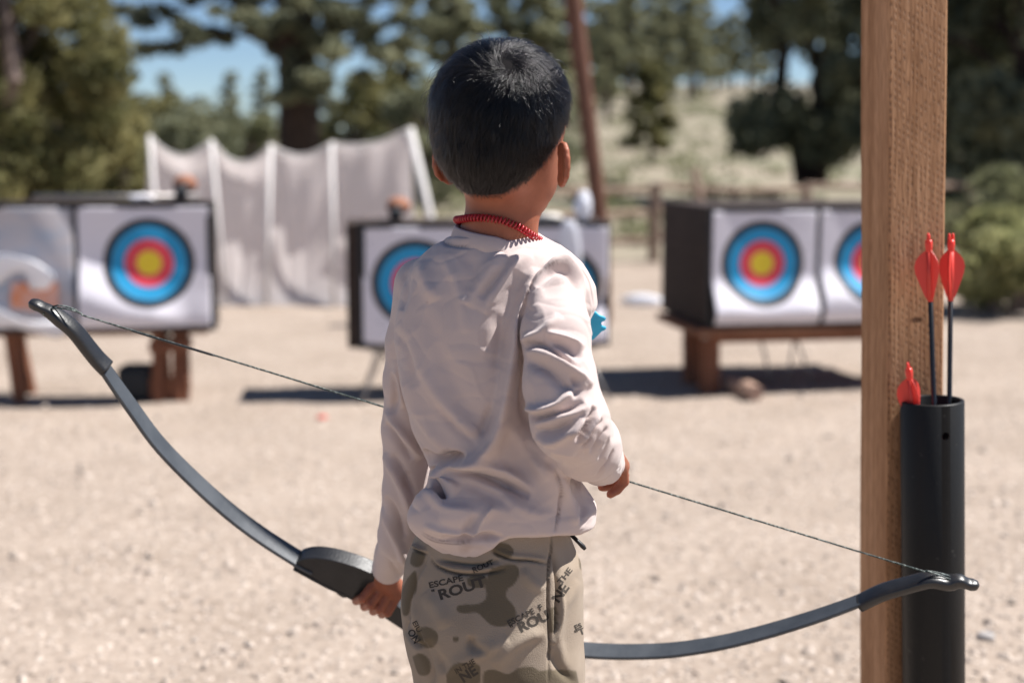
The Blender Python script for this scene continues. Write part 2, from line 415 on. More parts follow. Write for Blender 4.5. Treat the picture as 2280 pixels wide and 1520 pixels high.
jv = rs.randn(NH, 3)*.17; clump = np.stack([wob(R0, 190, s) for s in (1, 2, 3)], 1)*.50
pts = np.empty((NH, K, 3)); P = R0.copy(); n = n0_
for k in range(K):
    h = hgt*np.sin(min(1, k/(K-1)*1.25)*math.pi/2)
    pts[:, k] = P+n*(h-.001)[:, None]
    dv = flow(P, n)+(jv+clump)*(.6+.6*k/K); P, n = surf(P+dv*(lens/(K-1))[:, None], 1)
ends = (jv*.0065+rs.randn(NH, 3)*.0010); pts += ends[:, None]*(np.arange(K)/(K-1))[None, :, None]**2
m_hair = bpy.data.materials.new('black_hair'); m_hair.use_nodes = True; N = m_hair.node_tree.nodes; Lk = m_hair.node_tree.links
hb = N['Principled BSDF']; hb.inputs['Base Color'].default_value = (.008, .007, .0075, 1); hb.inputs['Roughness'].default_value = .9; hb.inputs['Specular IOR Level'].default_value = .1
m_hs = bpy.data.materials.new('black_hair_strand'); m_hs.use_nodes = True; N = m_hs.node_tree.nodes
ph = N.new('ShaderNodeBsdfHairPrincipled'); ph.parametrization = 'COLOR'; ph.inputs['Color'].default_value = (.006, .0055, .006, 1)
ph.inputs['Roughness'].default_value = .12; ph.inputs['Radial Roughness'].default_value = .22; ph.inputs['Random Roughness'].default_value = .08
ph.inputs['IOR'].default_value = 1.39
m_hs.node_tree.links.new(ph.outputs[0], N['Material Output'].inputs[0])
# close-cropped under layer as a mesh, the strands as its part
def f_cap(P):
    hmv = hairmask(P); th = np.interp(hmv, [0, .02, .06], [.0003, .0008, .0012])
    return np.maximum(np.abs(f_head(P)+.001)-.001-th, -hmv*.8)
V, Q = polygonize(f_cap, HC-np.array([.12, .12, .13]), HC+np.array([.12, .12, .11]), .0018); Q = oriented(V, Q)
hair = wobj('hair', from_np(V, Q, 'hair'), m_hair, boy)
hc = bpy.data.hair_curves.new('strands'); hc.add_curves([K]*NH)
hc.attributes['position'].data.foreach_set('vector', pts.astype(np.float32).ravel())
ra = hc.attributes.get('radius') or hc.attributes.new('radius', 'FLOAT', 'POINT')
rr = np.repeat(rs.uniform(.6, 1.25, NH), K)*np.tile(np.array([1, 1, 1, .95, .9, .8, .6, .25]), NH)*.00017; ra.data.foreach_set('value', rr.astype(np.float32))
hc.materials.append(m_hs)
so_ = bpy.data.objects.new('strands', hc); col.objects.link(so_); so_.parent = hair; so_.matrix_parent_inverse = wm(hair).inverted()
scene.cycles_curves.shape = 'RIBBONS' if hasattr(scene, 'cycles_curves') and False else scene.cycles_curves.shape

# ------------------------------------------------------------------ shirt
T = [(500, 1060, 1165), (516, 1020, 1195), (530, 1000, 1215), (545, 967, 1244), (562, 945, 1272), (582, 926, 1294), (604, 912, 1309), (640, 895, 1326), (680, 885, 1329), (715, 880, 1312), (760, 879, 1285), (850, 892, 1250),
     (950, 918, 1243), (1010, 943, 1250), (1040, 957, 1262), (1080, 950, 1300), (1125, 927, 1330), (1160, 929, 1327), (1185, 940, 1308), (1215, 946, 1290), (1260, 958, 1270)]
TD = [.040, .045, .050, .056, .062, .067, .071, .076, .080, .082, .082, .080, .077, .078, .081, .086, .091, .090, .086, .083, .081]
hemx = np.array([880, 925, 942, 958, 1000, 1060, 1095, 1112, 1135, 1200, 1290, 1345]); hemy = np.array([1170, 1195, 1228, 1240, 1247, 1242, 1224, 1206, 1197, 1193, 1190, 1170])
def f_tor(P):
    f = loft(P, T, YB, TD, 2.15)
    f = smin(f, ell(P, a_(1000, 1150, 1.60), (.048, .034, .034)), .02)      # blouse over the waistband
    f = smin(f, ell(P, a_(1228, 1000, 1.600), (.026, .032, .065)), .02)  # filler bulge between arm and side, added to block a sun patch
    return f
def f_arm(P): return chain(P, RA, RAr, .012)
def f_larm(P): return chain(P, LA, LAr, .010)
def f_shirt(P):
    t = f_tor(P); px, py = proj(P)
    back = P[:, 1] < YB+.02
    hz = np.interp(px, hemx, hemy); hz = np.where(back, hz, np.minimum(hz, 1205))
    zc = CAMH-P[:, 1]*((hz-CY)*cp+FPX*sp)/(FPX*cp-(hz-CY)*sp)
    t = smax(t, (zc-P[:, 2]), .003)
    f = smin(t, f_arm(P), .0035); f = smin(f, f_larm(P), .008)
    # cuffs are cut square
    d = RW-RA[-1]; d = d/np.linalg.norm(d); f = np.where(np.linalg.norm(P-RA[-1], axis=1) < .045, smax(f, (P-RA[-1]-d*.006)@d, .003), f)
    d = LW-LA[-2]; d = d/np.linalg.norm(d); f = np.where(np.linalg.norm(P-LCF, axis=1) < .05, smax(f, (P-LCF-d*.004)@d, .003), f)
    # neck hole
    f = smax(f, -cap(P, NK[1]+[0, 0, .05], NK[2]+np.array([0, .0, .002]), .0435, .046), .004)
    return f
V, Q = polygonize(f_shirt, (-.22, 1.45, zat(1340, 1.86)), (.19, 1.90, zat(480, 1.7)), .0021); Q = oriented(V, Q); V = relax(V, Q, 2, .5)
C5 = lambda *p: [(820+x/2, 480+y/2) for x, y in p]
FT = [  # torso
 (C5((745, 235), (700, 340), (655, 480), (632, 600), (605, 750), (575, 900), (535, 1010), (470, 1085), (380, 1112), (290, 1125)), 7.5, 24, 9),
 (C5((690, 260), (640, 370), (600, 520), (575, 680)), -3, 22, 22),
 (C5((236, 1050), (300, 1088), (370, 1068), (440, 1080)), -8, 8, 12),
 (C5((282, 1120), (300, 1180), (340, 1262)), -9, 6, 9), (C5((300, 1110), (345, 1180), (400, 1230)), 4, 12, 14),
 (C5((212, 1300), (262, 1250), (335, 1262)), 3, 12, 12),
 (C5((350, 1125), (480, 1155), (600, 1195), (720, 1250)), -7, 12, 9), (C5((380, 1095), (500, 1110), (620, 1150), (740, 1230)), 3.5, 14, 16),
 (C5((140, 640), (200, 830), (270, 960), (340, 1050)), 2.2, 16, 9), (C5((170, 560), (290, 780), (420, 930), (520, 1010)), 1.8, 16, 12), (C5((300, 850), (400, 950), (490, 1010)), -1.6, 10, 10),
 (C5((250, 420), (330, 640), (430, 830), (530, 960)), -1.6, 22, 22),
 (C5((560, 1290), (510, 1350), (450, 1440)), 2.6, 8, 7), (C5((480, 1330), (440, 1390), (420, 1450)), -2, 9, 9),
 (C5((300, 1330), (420, 1340), (560, 1300), (700, 1330)), 2.2, 22, 22), (C5((330, 1430), (420, 1440), (520, 1425), (600, 1435)), -3.5, 6, 9),
 (C5((240, 1408), (300, 1440), (400, 1452), (470, 1440)), -1.1, 3.4, 3.4),
 (C5((828, 1120), (858, 1200), (852, 1300), (828, 1410)), -2.0, 3.5, 5), (C5((862, 1170), (900, 1290), (950, 1400)), 2.5, 12, 10), (C5((700, 1010), (780, 1090), (840, 1120)), -2.5, 14, 10),
 (C5((322, 92), (350, 128), (430, 138), (520, 122), (610, 96), (680, 84)), -1.6, 3.6, 3.6), (C5((330, 76), (360, 106), (430, 114), (520, 100), (600, 78)), 1.6, 6, 6),
 (C5((235, 200), (262, 300), (300, 380)), 2.5, 14, 18), (C5((600, 170), (540, 240), (480, 330), (440, 400)), 2.6, 16, 16), (C5((720, 170), (640, 230), (570, 330), (510, 430)), 2.6, 15, 15), (C5((640, 190), (570, 280), (500, 370)), -1.8, 9, 9),
 (C5((170, 250), (160, 340), (140, 420)), -2, 10, 10), (C5((420, 160), (470, 260), (440, 380)), -1.5, 20, 20),
 (C5((715, 420), (690, 560), (692, 700), (690, 850), (735, 960), (800, 1060)), -3.5, 12, 12),
 (C5((600, 900), (680, 1000), (760, 1090), (800, 1180)), 1.8, 16, 16), (C5((480, 1000), (520, 940), (560, 830)), -2.2, 12, 14),
]
FT += [(C5((692, 430), (712, 345), (748, 275), (800, 225), (860, 198), (925, 205)), -1.3, 2.6, 2.6), (C5((330, 180), (400, 330), (430, 520)), 1.2, 14, 10), (C5((560, 420), (590, 560), (560, 740)), -1.2, 12, 16), (C5((120, 500), (190, 640), (210, 760)), -1.5, 9, 9), (C5((420, 1180), (520, 1230), (640, 1300)), -1.8, 9, 12), (C5((250, 1240), (340, 1300), (460, 1310)), 1.8, 10, 10), (C5((600, 1250), (720, 1320), (820, 1330)), 1.5, 12, 12), (C5((900, 1200), (960, 1290), (930, 1390)), -1.8, 8, 8), (C5((245, 1380), (330, 1405), (440, 1415), (540, 1390)), 1.6, 7, 7)]
FA = [  # right sleeve
 (C5((735, 330), (790, 250), (860, 205), (930, 222), (985, 300), (1003, 400), (985, 480)), 5, 9, 9), (C5((760, 330), (810, 262), (870, 240), (925, 290), (955, 380)), -3.2, 8, 11),
 (C5((690, 395), (720, 300), (770, 240)), 3, 14, 10),
 (C5((728, 420), (800, 310), (880, 262)), 2.5, 14, 12),
 (C5((680, 578), (740, 572), (800, 585), (880, 640), (950, 700)), -3.4, 6, 8), (C5((682, 560), (745, 535), (800, 500), (850, 440)), 3.4, 9, 12),
 (C5((795, 525), (870, 545), (960, 590)), 3.6, 8, 10), (C5((800, 552), (880, 580), (955, 640)), -3, 7, 9),
 (C5((700, 600), (800, 630), (900, 680), (1000, 760)), 4.4, 9, 12), (C5((712, 640), (800, 690), (880, 760), (940, 790)), -3.2, 10, 12),
 (C5((696, 845), (760, 868), (840, 848), (900, 790), (960, 745)), 4.6, 9, 8), (C5((705, 880), (780, 895), (870, 868), (960, 830)), -3.8, 6, 9),
 (C5((742, 930), (820, 905), (920, 880), (1000, 830)), 3.6, 9, 9), (C5((745, 990), (830, 1000), (900, 960), (950, 900)), 3.2, 8, 10), (C5((750, 955), (830, 955), (910, 920)), -2.8, 7, 7),
 (C5((1008, 850), (975, 920), (925, 1010)), -4.2, 5, 6), (C5((1040, 905), (1000, 960), (955, 1040)), -3.2, 4.5, 5), (C5((985, 860), (945, 930), (900, 990)), 3, 7, 7), (C5((1030, 870), (995, 940), (945, 1020)), 3, 6, 6),
 (C5((1065, 940), (1030, 1000), (990, 1060)), -2.0, 4, 5), (C5((1080, 975), (1055, 1040), (1020, 1090)), -1.6, 4, 4), (C5((820, 1060), (900, 1080), (980, 1040)), -1.8, 8, 10), (C5((780, 1010), (860, 1060), (960, 1075)), 1.8, 10, 10),
 (C5((900, 700), (930, 760), (900, 800)), -2.5, 8, 8), (C5((1090, 1040), (1060, 1100), (1010, 1160)), -1.3, 3, 3),
]
FL = [  # left sleeve
 (C5((82, 860), (130, 940), (190, 1020), (240, 1080)), 3.4, 10, 10), (C5((85, 920), (140, 1010), (200, 1080)), -3, 9, 9), (C5((75, 1060), (130, 1150), (180, 1290), (190, 1360)), 3.4, 9, 10), (C5((110, 1060), (160, 1160), (210, 1260)), -2.6, 9, 9),
 (C5((60, 1300), (110, 1400), (150, 1500), (170, 1580)), 3, 8, 8), (C5((75, 1250), (130, 1340), (165, 1430)), -2.6, 7, 7), (C5((130, 640), (140, 760), (170, 860)), 2.4, 9, 10), (C5((50, 1500), (110, 1560), (160, 1640)), -1.6, 5, 5), (C5((115, 700), (120, 800), (105, 880)), -2.4, 8, 8),
]
def sculpt(V, Q, regs):
    for _ in range(1):
        Nn = vnormals(V, Q); px, py = proj(V); vw = V-np.array([0, 0, CAMH]); vw /= np.linalg.norm(vw, axis=1)[:, None]
        fc = np.clip((-np.einsum('ij,ij->i', Nn, vw)+.05)/.45, 0, 1)
        D = np.zeros(len(V))
        for wgt, lst in regs: D += 2.7*wgt*folds(px, py, lst)
        V = V+Nn*(D*fc)[:, None]
    return V
ft, fa, fl = f_tor(V), f_arm(V), f_larm(V); s_ = .004
wa = 1/(1+np.exp((fa-np.minimum(ft, fl))/s_)); wl = 1/(1+np.exp((fl-np.minimum(ft, fa))/s_)); wt = np.clip(1-wa-wl, 0, 1)
V = sculpt(V, Q, [(wt, FT), (wa, FA), (wl, FL)])
Nn = vnormals(V, Q); fr_ = 1-.75*np.clip((V[:, 1]-YB)/.03, 0, 1); V = V+Nn*(wob(V, 55, 3)*.0012+fr_*wob(V, 130, 4)*.0005+fr_*.0011*(1-np.abs(wob(V*[1, 1, .55], 85, 15))*2.2).clip(0, 1)**5-fr_*.0008*(1-np.abs(wob(V*[.7, 1, 1], 120, 16))*2.2).clip(0, 1)**5)[:, None]
# folds on the far side of the shirt, for other viewpoints
far = np.clip((V[:, 1]-YB)/.03, 0, 1); V = V+Nn*(wob(V*[1, 1, .5], 75, 8)*.0022*far)[:, None]
V = relax(V, Q, 1, .15)
m_shirt = mat('shirt_cotton', (.575, .475, .445), (.535, .44, .415), rough=.9, nscale=9, bump=.18, bscale=1400, spec=.2, sheen=.25, detail=3)
px, py = proj(V); vw = V-np.array([0, 0, CAMH]); fcg = np.einsum('ij,ij->i', vnormals(V, Q), vw) < 0
sl_ = [(C5((828, 1120), (858, 1200), (852, 1300), (828, 1410)), -1, 1.9, 1.9), (C5((240, 1408), (300, 1440), (400, 1452), (470, 1440)), -1, 1.7, 1.7), (C5((235, 1416), (295, 1450), (395, 1462), (465, 1450)), -1, 1.5, 1.5),
       (C5((692, 430), (712, 345), (748, 275), (800, 225), (860, 198), (925, 205)), -1, 1.9, 1.9), (C5((322, 92), (350, 128), (430, 138), (520, 122), (610, 96)), -1, 1.8, 1.8), (C5((945, 225), (985, 300), (1004, 400)), -1, 1.8, 1.8)]
sm = np.clip(-folds(px, py, sl_)*1000, 0, 1)*fcg*(f_larm(V) > -.002)
stain = np.clip(-folds(px, py, [(C5((400, 1490), (470, 1465), (540, 1440)), -1, 14, 12), (C5((180, 1130), (160, 1220)), -1, 9, 14), (C5((260, 380), (262, 384), (265, 388)), -1, 2.5, 2.5)])*1000, 0, 1)*fcg*np.clip(.4+wob(V, 260, 41)*1.5, 0, 1)
me = from_np(V, Q, 'shirt')
for nm, ar in (('seam', sm), ('stain', stain)): at_ = me.attributes.new(nm, 'FLOAT', 'POINT'); at_.data.foreach_set('value', ar.astype(np.float32))
mixattr(m_shirt, 'stain', (.30, .20, .15), .45); mixattr(m_shirt, 'seam', (.22, .17, .155), .75)
shirt = wobj('shirt', me, m_shirt, boy)
# small stains on the hem
# ribbed collar band
bm = bmesh.new(); ring = []
nc = NK[2]; nseg = 96
for k in range(nseg):
    a = 2*math.pi*k/nseg; c, s = math.cos(a), math.sin(a)
    base = Vector((nc[0]+.0475*c, 1.657+.050*s, 0)); zz = zat(538, 1.62)-.006*c*1.1+.004*s-.010*(c > 0)*c
    out = Vector((c, s, 0)); row = []
    for (o, h) in ((-.0035, .0075), (.0, .0105), (.0022, .009), (.0052, .0), (.0072, -.0085), (.0040, -.0125), (-.003, -.010)):
        row.append(bm.verts.new(Vector((base.x, base.y, zz+h))+out*o))
    ring.append(row)
for k in range(nseg):
    A, B = ring[k], ring[(k+1) % nseg]
    for j in range(7): bm.faces.new((A[j], B[j], B[(j+1) % 7], A[(j+1) % 7]))
bmesh.ops.recalc_face_normals(bm, faces=bm.faces)
wobj('collar', from_bm(bm), m_shirt, shirt)

# ------------------------------------------------------------------ trousers
PR = [(1150, 945, 1255), (1200, 922, 1272), (1222, 913, 1281), (1250, 903, 1293), (1300, 897, 1298), (1350, 892, 1299), (1400, 898, 1299), (1450, 908, 1298), (1520, 926, 1297), (1575, 940, 1292), (1620, 955, 1285)]
PD = [.076, .080, .082, .086, .090, .093, .094, .092, .086, .078, .068]
def f_leg(P, i): return chain(P, [HIPS[i], KNEE[i], ANK[i]+np.array([0, 0, .035])], [.062, .056, .044], .01)
def f_trou(P):
    f = loft(P, PR, YB, PD, 2.2)
    f = smin(f, ell(P, a_(1065, 1400, 1.610), (.060, .045, .055)), .03)
    f = smin(f, smin(f_leg(P, 0), f_leg(P, 1), .012), .02)
    for i in (0, 1): f = smax(f, (ANK[i][2]-.012-P[:, 2]), .002)
    return f
V, Q = polygonize(f_trou, (-.20, 1.48, .05), (.16, 1.84, zat(1140, 1.66)), .0021); Q = oriented(V, Q); V = relax(V, Q, 2, .5)
C6 = lambda *p: [(640+x/3.257, 1120+y/3.257) for x, y in p]
FP = [
 (C6((905, 300), (960, 330), (1010, 352)), 2.2, 4, 4), (C6((905, 318), (960, 348), (1010, 370)), -1.6, 3, 3),
 (C6((1010, 350), (960, 480), (915, 640), (870, 820), (860, 960)), -3.0, 6, 9), (C6((985, 440), (945, 600), (930, 760), (935, 900)), 2.2, 6, 7),
 (C6((1040, 400), (1090, 455), (1200, 500), (1330, 515), (1480, 500), (1590, 470)), -1.7, 3, 3.5), (C6((1100, 410), (1200, 432), (1330, 450), (1450, 440), (1540, 410)), -3.2, 4, 3.5), (C6((1050, 420), (1200, 468), (1400, 480), (1590, 440)), 1.6, 5, 5),
 (C6((1470, 340), (1560, 385), (1640, 410), (1760, 415), (1890, 442)), -1.5, 3, 3), (C6((1480, 320), (1600, 370), (1760, 392), (1890, 410)), 1.2, 5, 5),
 (C6((1915, 230), (1912, 360), (1895, 450), (1888, 700), (1895, 900), (1900, 1050), (1890, 1303)), -1.9, 3, 3),
 (C6((1915, 350), (1940, 440), (1960, 600), (1955, 760), (1945, 900), (1920, 1000)), -4.5, 6, 4), (C6((1925, 360), (1972, 600), (1968, 800), (1940, 960), (1905, 1020)), 3.0, 5, 5),
 (C6((860, 860), (870, 940), (910, 1010), (960, 1050)), -3.2, 4, 4), (C6((870, 840), (890, 920), (930, 980), (970, 1020)), 1.6, 4, 4),
 (C6((1000, 1000), (1060, 1120), (1150, 1220)), -3, 14, 12), (C6((1340, 960), (1330, 1020), (1380, 1060), (1460, 1070)), -2.6, 10, 9), (C6((1150, 1220), (1280, 1140), (1450, 1060), (1600, 980)), 2, 16, 12),
 (C6((1500, 1180), (1620, 1040), (1760, 960), (1870, 940)), 2, 14, 14), (C6((1000, 640), (1100, 780), (1150, 900)), 1.5, 18, 18), (C6((1700, 480), (1760, 560), (1860, 640)), 1.4, 12, 12),
 (C6((2110, 560), (2000, 760), (1960, 980), (2020, 1200)), 1.6, 12, 12), (C6((1910, 1060), (1960, 1180), (2080, 1303)), -1.8, 9, 9),
 (C6((940, 900), (980, 1060), (1040, 1200), (1060, 1303)), -2.2, 6, 8),
]
V = sculpt(V, Q, [(1.0, FP)])
Nn = vnormals(V, Q); lowz = np.clip((.45-V[:, 2])/.1, 0, 1); V = V+Nn*(wob(V, 50, 11)*.0012+wob(V*[1, 1, 2.2], 70, 12)*.004*lowz+wob(V, 140, 13)*.0005)[:, None]
px, py = proj(V); vw = V-np.array([0, 0, CAMH]); facing = np.einsum('ij,ij->i', Nn, vw) < 0
def inpoly(px, py, pts, soft=3.0):
    pts = np.array(spline(list(pts)+[pts[0]], 6*len(pts)))[:-1]; n = len(pts); ins = np.zeros(len(px), bool); dm = np.full(len(px), 1e9)
    for i in range(n):
        x1, y1 = pts[i]; x2, y2 = pts[(i+1) % n]
        c = ((y1 > py) != (y2 > py)) & (px < (x2-x1)*(py-y1)/((y2-y1) if y2 != y1 else 1e-9)+x1); ins ^= c
        dx, dy = x2-x1, y2-y1; t = np.clip(((px-x1)*dx+(py-y1)*dy)/(dx*dx+dy*dy+1e-9), 0, 1); dm = np.minimum(dm, np.hypot(px-x1-t*dx, py-y1-t*dy))
    return np.clip(.5+np.where(ins, dm, -dm)/soft, 0, 1)
BL = [C6((1480, 470), (1590, 440), (1665, 455), (1678, 525), (1640, 590), (1598, 622), (1590, 680), (1640, 740), (1660, 800), (1640, 862), (1560, 890), (1480, 882), (1420, 830), (1370, 792), (1280, 797), (1232, 780), (1235, 742), (1290, 732), (1370, 730), (1430, 700), (1444, 650), (1430, 600), (1445, 540)),
      C6((1485, 330), (1530, 290), (1600, 295), (1640, 340), (1620, 390), (1560, 400), (1500, 375)), C6((930, 905), (1010, 895), (1080, 930), (1092, 985), (1060, 1040), (1000, 1045), (950, 1010)),
      C6((1150, 1240), (1210, 1165), (1290, 1155), (1380, 1165), (1400, 1220), (1370, 1340), (1180, 1340)), C6((1420, 1350), (1425, 1225), (1500, 1205), (1600, 1235), (1680, 1190), (1770, 1182), (1830, 1212), (1900, 1205), (2060, 1208), (2100, 1240), (2080, 1400), (1700, 1420)),
      C6((905, 350), (960, 345), (1000, 375), (975, 445), (930, 462), (890, 430)), C6((870, 540), (930, 490), (940, 620), (900, 700), (880, 800), (835, 800), (830, 640)), C6((905, 1110), (960, 1085), (1020, 1120), (1040, 1180), (1020, 1240), (950, 1235)),
      C6((1300, 545), (1350, 520), (1440, 530), (1430, 600), (1370, 612), (1310, 590)), C6((2110, 400), (2150, 380), (2150, 470), (2120, 470)), C6((1200, 965), (1240, 968), (1235, 1000), (1205, 1000)), C6((1888, 770), (1950, 755), (1960, 900), (1900, 930))]
cam_ = np.zeros(len(V))
for b in BL: cam_ = np.maximum(cam_, inpoly(px, py, b))
oth = np.clip((wob(V*[1, 1, .8], 34, 21)-.16)/.03, 0, 1)
cam_ = np.where(facing & (py < 1560), cam_, oth)
seam = np.clip(-folds(px, py, [(p, a, 2.4, 2.4) for p, a, w1, w2 in (FP[1], FP[4], FP[7], FP[9], FP[11])])*900, 0, 1)*facing
me = from_np(V, Q, 'trousers'); at_ = me.attributes.new('camo', 'FLOAT', 'POINT'); at_.data.foreach_set('value', cam_.astype(np.float32))
at_ = me.attributes.new('seam', 'FLOAT', 'POINT'); at_.data.foreach_set('value', seam.astype(np.float32))
m_tr = mat('camouflage_cotton', (.335, .272, .212), (.285, .226, .17), rough=.92, nscale=14, bump=.25, bscale=800, spec=.15, sheen=.1)
mixattr(m_tr, 'camo', (.135, .107, .072)); mixattr(m_tr, 'seam', (.07, .055, .04), .7)
m_ink = mat('dark_print', (.055, .045, .036), rough=.9)
# printed words, laid onto the cloth and joined to the trousers' own mesh
bv = BVHTree.FromPolygons([tuple(v) for v in V], [tuple(q) for q in Q])
tv, tf = [], []
def word(s, x, y, hpx, ang, bold=.028, sx=1.27, x1=None, shear=0):
    """s starts at crop pixel (x, y) = left end of its baseline"""
    cu = bpy.data.curves.new('w', 'FONT'); cu.body = s; cu.offset = bold; cu.resolution_u = 3; cu.shear = shear
    o = bpy.data.objects.new('w', cu); col.objects.link(o); bpy.context.view_layer.update()
    m = o.evaluated_get(bpy.context.evaluated_depsgraph_get()).to_mesh(); b = bmesh.new(); b.from_mesh(m)
    bpy.data.objects.remove(o); bmesh.ops.triangulate(b, faces=b.faces)
    for ax in (0, 1):
        lo_, hi_ = min(v.co[ax] for v in b.verts), max(v.co[ax] for v in b.verts); c = lo_+.06
        while c < hi_:
            bmesh.ops.bisect_plane(b, geom=b.verts[:]+b.edges[:]+b.faces[:], plane_co=[c if i == ax else 0 for i in range(3)], plane_no=[1 if i == ax else 0 for i in range(3)]); c += .06*(.7/ .7)
    bmesh.ops.triangulate(b, faces=b.faces)
    k = hpx/.70/3.257; X0, Y0 = 640+x/3.257, 1120+y/3.257; ca, sa = math.cos(rad(ang)), math.sin(rad(ang)); base = len(tv); ok = {}
    for v in b.verts:
        u, w_ = v.co.x*k*sx, v.co.y*k; qx, qy = X0+u*ca-w_*sa*1.0, Y0-(u*sa+w_*ca)
        d_ = raydir(qx, qy); h = bv.ray_cast(Vector((0, 0, CAMH)), d_)
        if h[0] is not None:
            nrm = h[1]; nrm = nrm if nrm.dot(d_) < 0 else -nrm
            ok[v.index] = len(tv); tv.append(h[0]+nrm*.0004)
    for f in b.faces:
        if all(v.index in ok for v in f.verts):
            t3 = [ok[v.index] for v in f.verts]
            if max((tv[t3[i]]-tv[t3[i-1]]).length for i in range(3)) < .01: tf.append(t3)
    b.free()
word('ESCAPE', 1030, 615, 42, 13, x1=1290); word('"', 1050, 668, 40, 12); word('ROUT', 1105, 700, 72, 17, .034, 1.27)
word('ESCAPE  F', 1605, 890, 40, 27, sx=1.12); word('"', 1625, 925, 40, 24); word('ROU', 1690, 935, 72, 25, .034, 1.1)
word('ROUT', 1350, 505, 38, 24, .03, 1.1); word('THE', 1985, 590, 40, 52); word('NE', 1965, 725, 66, 55, .034, 1.15)
word('IN THE', 1225, 1235, 36, 30, sx=1.0); word('NE', 1275, 1300, 72, 33, .03, 1.0)
word('EIU', 905, 860, 34, -62, .02); word('ON', 868, 930, 52, -58, .03, .9)
word('ES', 2085, 915, 32, 22); word('"T', 2090, 965, 44, 20, .02)
b = bmesh.new(); b.from_mesh(me); bvs = [b.verts.new(v) for v in tv]; b.verts.index_update()
for t3 in tf:
    try: f = b.faces.new([bvs[i] for i in t3]); f.material_index = 1; f.smooth = True
    except ValueError: pass
b.to_mesh(me); b.free()
trou = wobj('trousers', me, [m_tr, m_ink], boy)
# drawstring end hanging at the front of the waistband
m_blk = mat('black_plastic', (.018, .018, .02), rough=.42, bump=.05, bscale=300)
bm = bmesh.new(); tube(bm, [a_(*q) for q in ((1258, 1184, 1.70), (1272, 1190, 1.69), (1285, 1203, 1.685), (1298, 1216, 1.682), (1303, 1222, 1.682))], [.002, .0026, .0025, .003, .0022], 8)
wobj('drawstring', from_bm(bm), m_blk, trou)
# shoes
for i in (0, 1):
    A = ANK[i]; fd = np.array([[.55, .83, 0], [.0, 1, 0]][i]); fd /= np.linalg.norm(fd); sdv = np.cross(fd, [0, 0, 1]); R = np.stack([sdv, fd, np.array([0, 0, 1.])], 1)
    c = A+fd*.035; c = np.array([c[0], c[1], 0])
    def f_shoe(P): 
        f = ell(P, c+[0, 0, .035], (.036, .098, .036), R); f = smin(f, ell(P, A-fd*.012+[0, 0, -.025], (.034, .042, .045), R), .02); return smax(f, .012-P[:, 2], .004)
    def f_sole(P): return smax(ell(P, c+[0, 0, .010], (.042, .104, .05), R), np.abs(P[:, 2]-.010)-.010, .004)
    V, Q = polygonize(f_shoe, c-[.13, .14, .01], c+[.13, .14, .11], .003); Q = oriented(V, Q)
    sh = wobj('shoe', from_np(V, Q), mat('shoe_fabric', (.08, .085, .10), rough=.8), boy)
    V, Q = polygonize(f_sole, c-[.13, .14, .012], c+[.13, .14, .06], .003); Q = oriented(V, Q)
    wobj('sole', from_np(V, Q), mat('shoe_sole', (.6, .58, .55), rough=.7), sh)

# ------------------------------------------------------------------ red coil cord round the neck with its blue pendant
m_red = mat('red_coil', (.36, .014, .022), rough=.35, spec=.5, sss=.1)
loop = []
for k in range(400):
    a = 2*math.pi*k/400; c, s = math.cos(a), math.sin(a)                # s<0 towards the camera
    X = NK[1][0]-.004+.0485*c; Yy = 1.653+.0500*s
    pyv = np.interp(X/ Yy*FPX+CX, [1020, 1045, 1080, 1120, 1155, 1180, 1200], [489, 485, 485, 491, 505, 521, 534])
    z = zat(pyv, Yy) if s < .15 else zat(pyv, 1.655)-.02*(s-.15)
    loop.append(np.array([X, Yy, z]))
loop = np.array(loop); hp = []
turns = 74; nn_ = turns*10
for k in range(nn_+1):
    t = k/nn_*400; i = int(t) % 400; j = (i+1) % 400; p = loop[i]*(1-(t % 1))+loop[j]*(t % 1)
    tg = loop[j]-loop[i-1]; tg /= np.linalg.norm(tg); x = np.cross(tg, [0, 0, 1]); x /= np.linalg.norm(x); y = np.cross(x, tg)
    a = 2*math.pi*turns*k/nn_; hp.append(p+(x*math.cos(a)+y*math.sin(a))*.0036)
bm = bmesh.new(); tube(bm, hp[:-1], .00115, 6, caps=False); 
neck = wobj('necklace', from_bm(bm), m_red, boy); neck['label'] = 'red coiled cord worn round the neck'
bm = bmesh.new(); tube(bm, spline([loop[10], a_(1240, 640, 1.755), a_(1290, 700, 1.785), a_(1318, 728, 1.79)], 24), .0011, 6)
wobj('cord', from_bm(bm), m_red, neck)
def extrude_outline(bm, pts3, nrm, th, bev=.0):
    """closed outline of 3-D points, thickened along nrm"""
    A = [bm.verts.new(Vector(p)-Vector(nrm)*th/2) for p in pts3]; B = [bm.verts.new(Vector(p)+Vector(nrm)*th/2) for p in pts3]; n = len(A)
    fs = [bm.faces.new(A), bm.faces.new(B[::-1])]
    for i in range(n): fs.append(bm.faces.new((A[i], B[i], B[(i+1) % n], A[(i+1) % n])))
    bmesh.ops.recalc_face_normals(bm, faces=fs)
    if bev: bmesh.ops.bevel(bm, geom=list({e for f in fs[:2] for e in f.edges}), offset=bev, segments=3, affect='EDGES', profile=.5)
C3 = lambda *p: [(1180+x/2.533, 340+y/2.533) for x, y in p]
pn = [a_(x, y, 1.79) for x, y in C3((310, 1052), (312, 980), (330, 915), (348, 893), (368, 893), (388, 912), (416, 922), (425, 934), (418, 948), (402, 954), (398, 964), (404, 972), (422, 978), (427, 990), (418, 1001), (400, 1008), (375, 1034), (350, 1056))]
bm = bmesh.new(); extrude_outline(bm, pn, (.35, -.93, .1), .009, .0028)
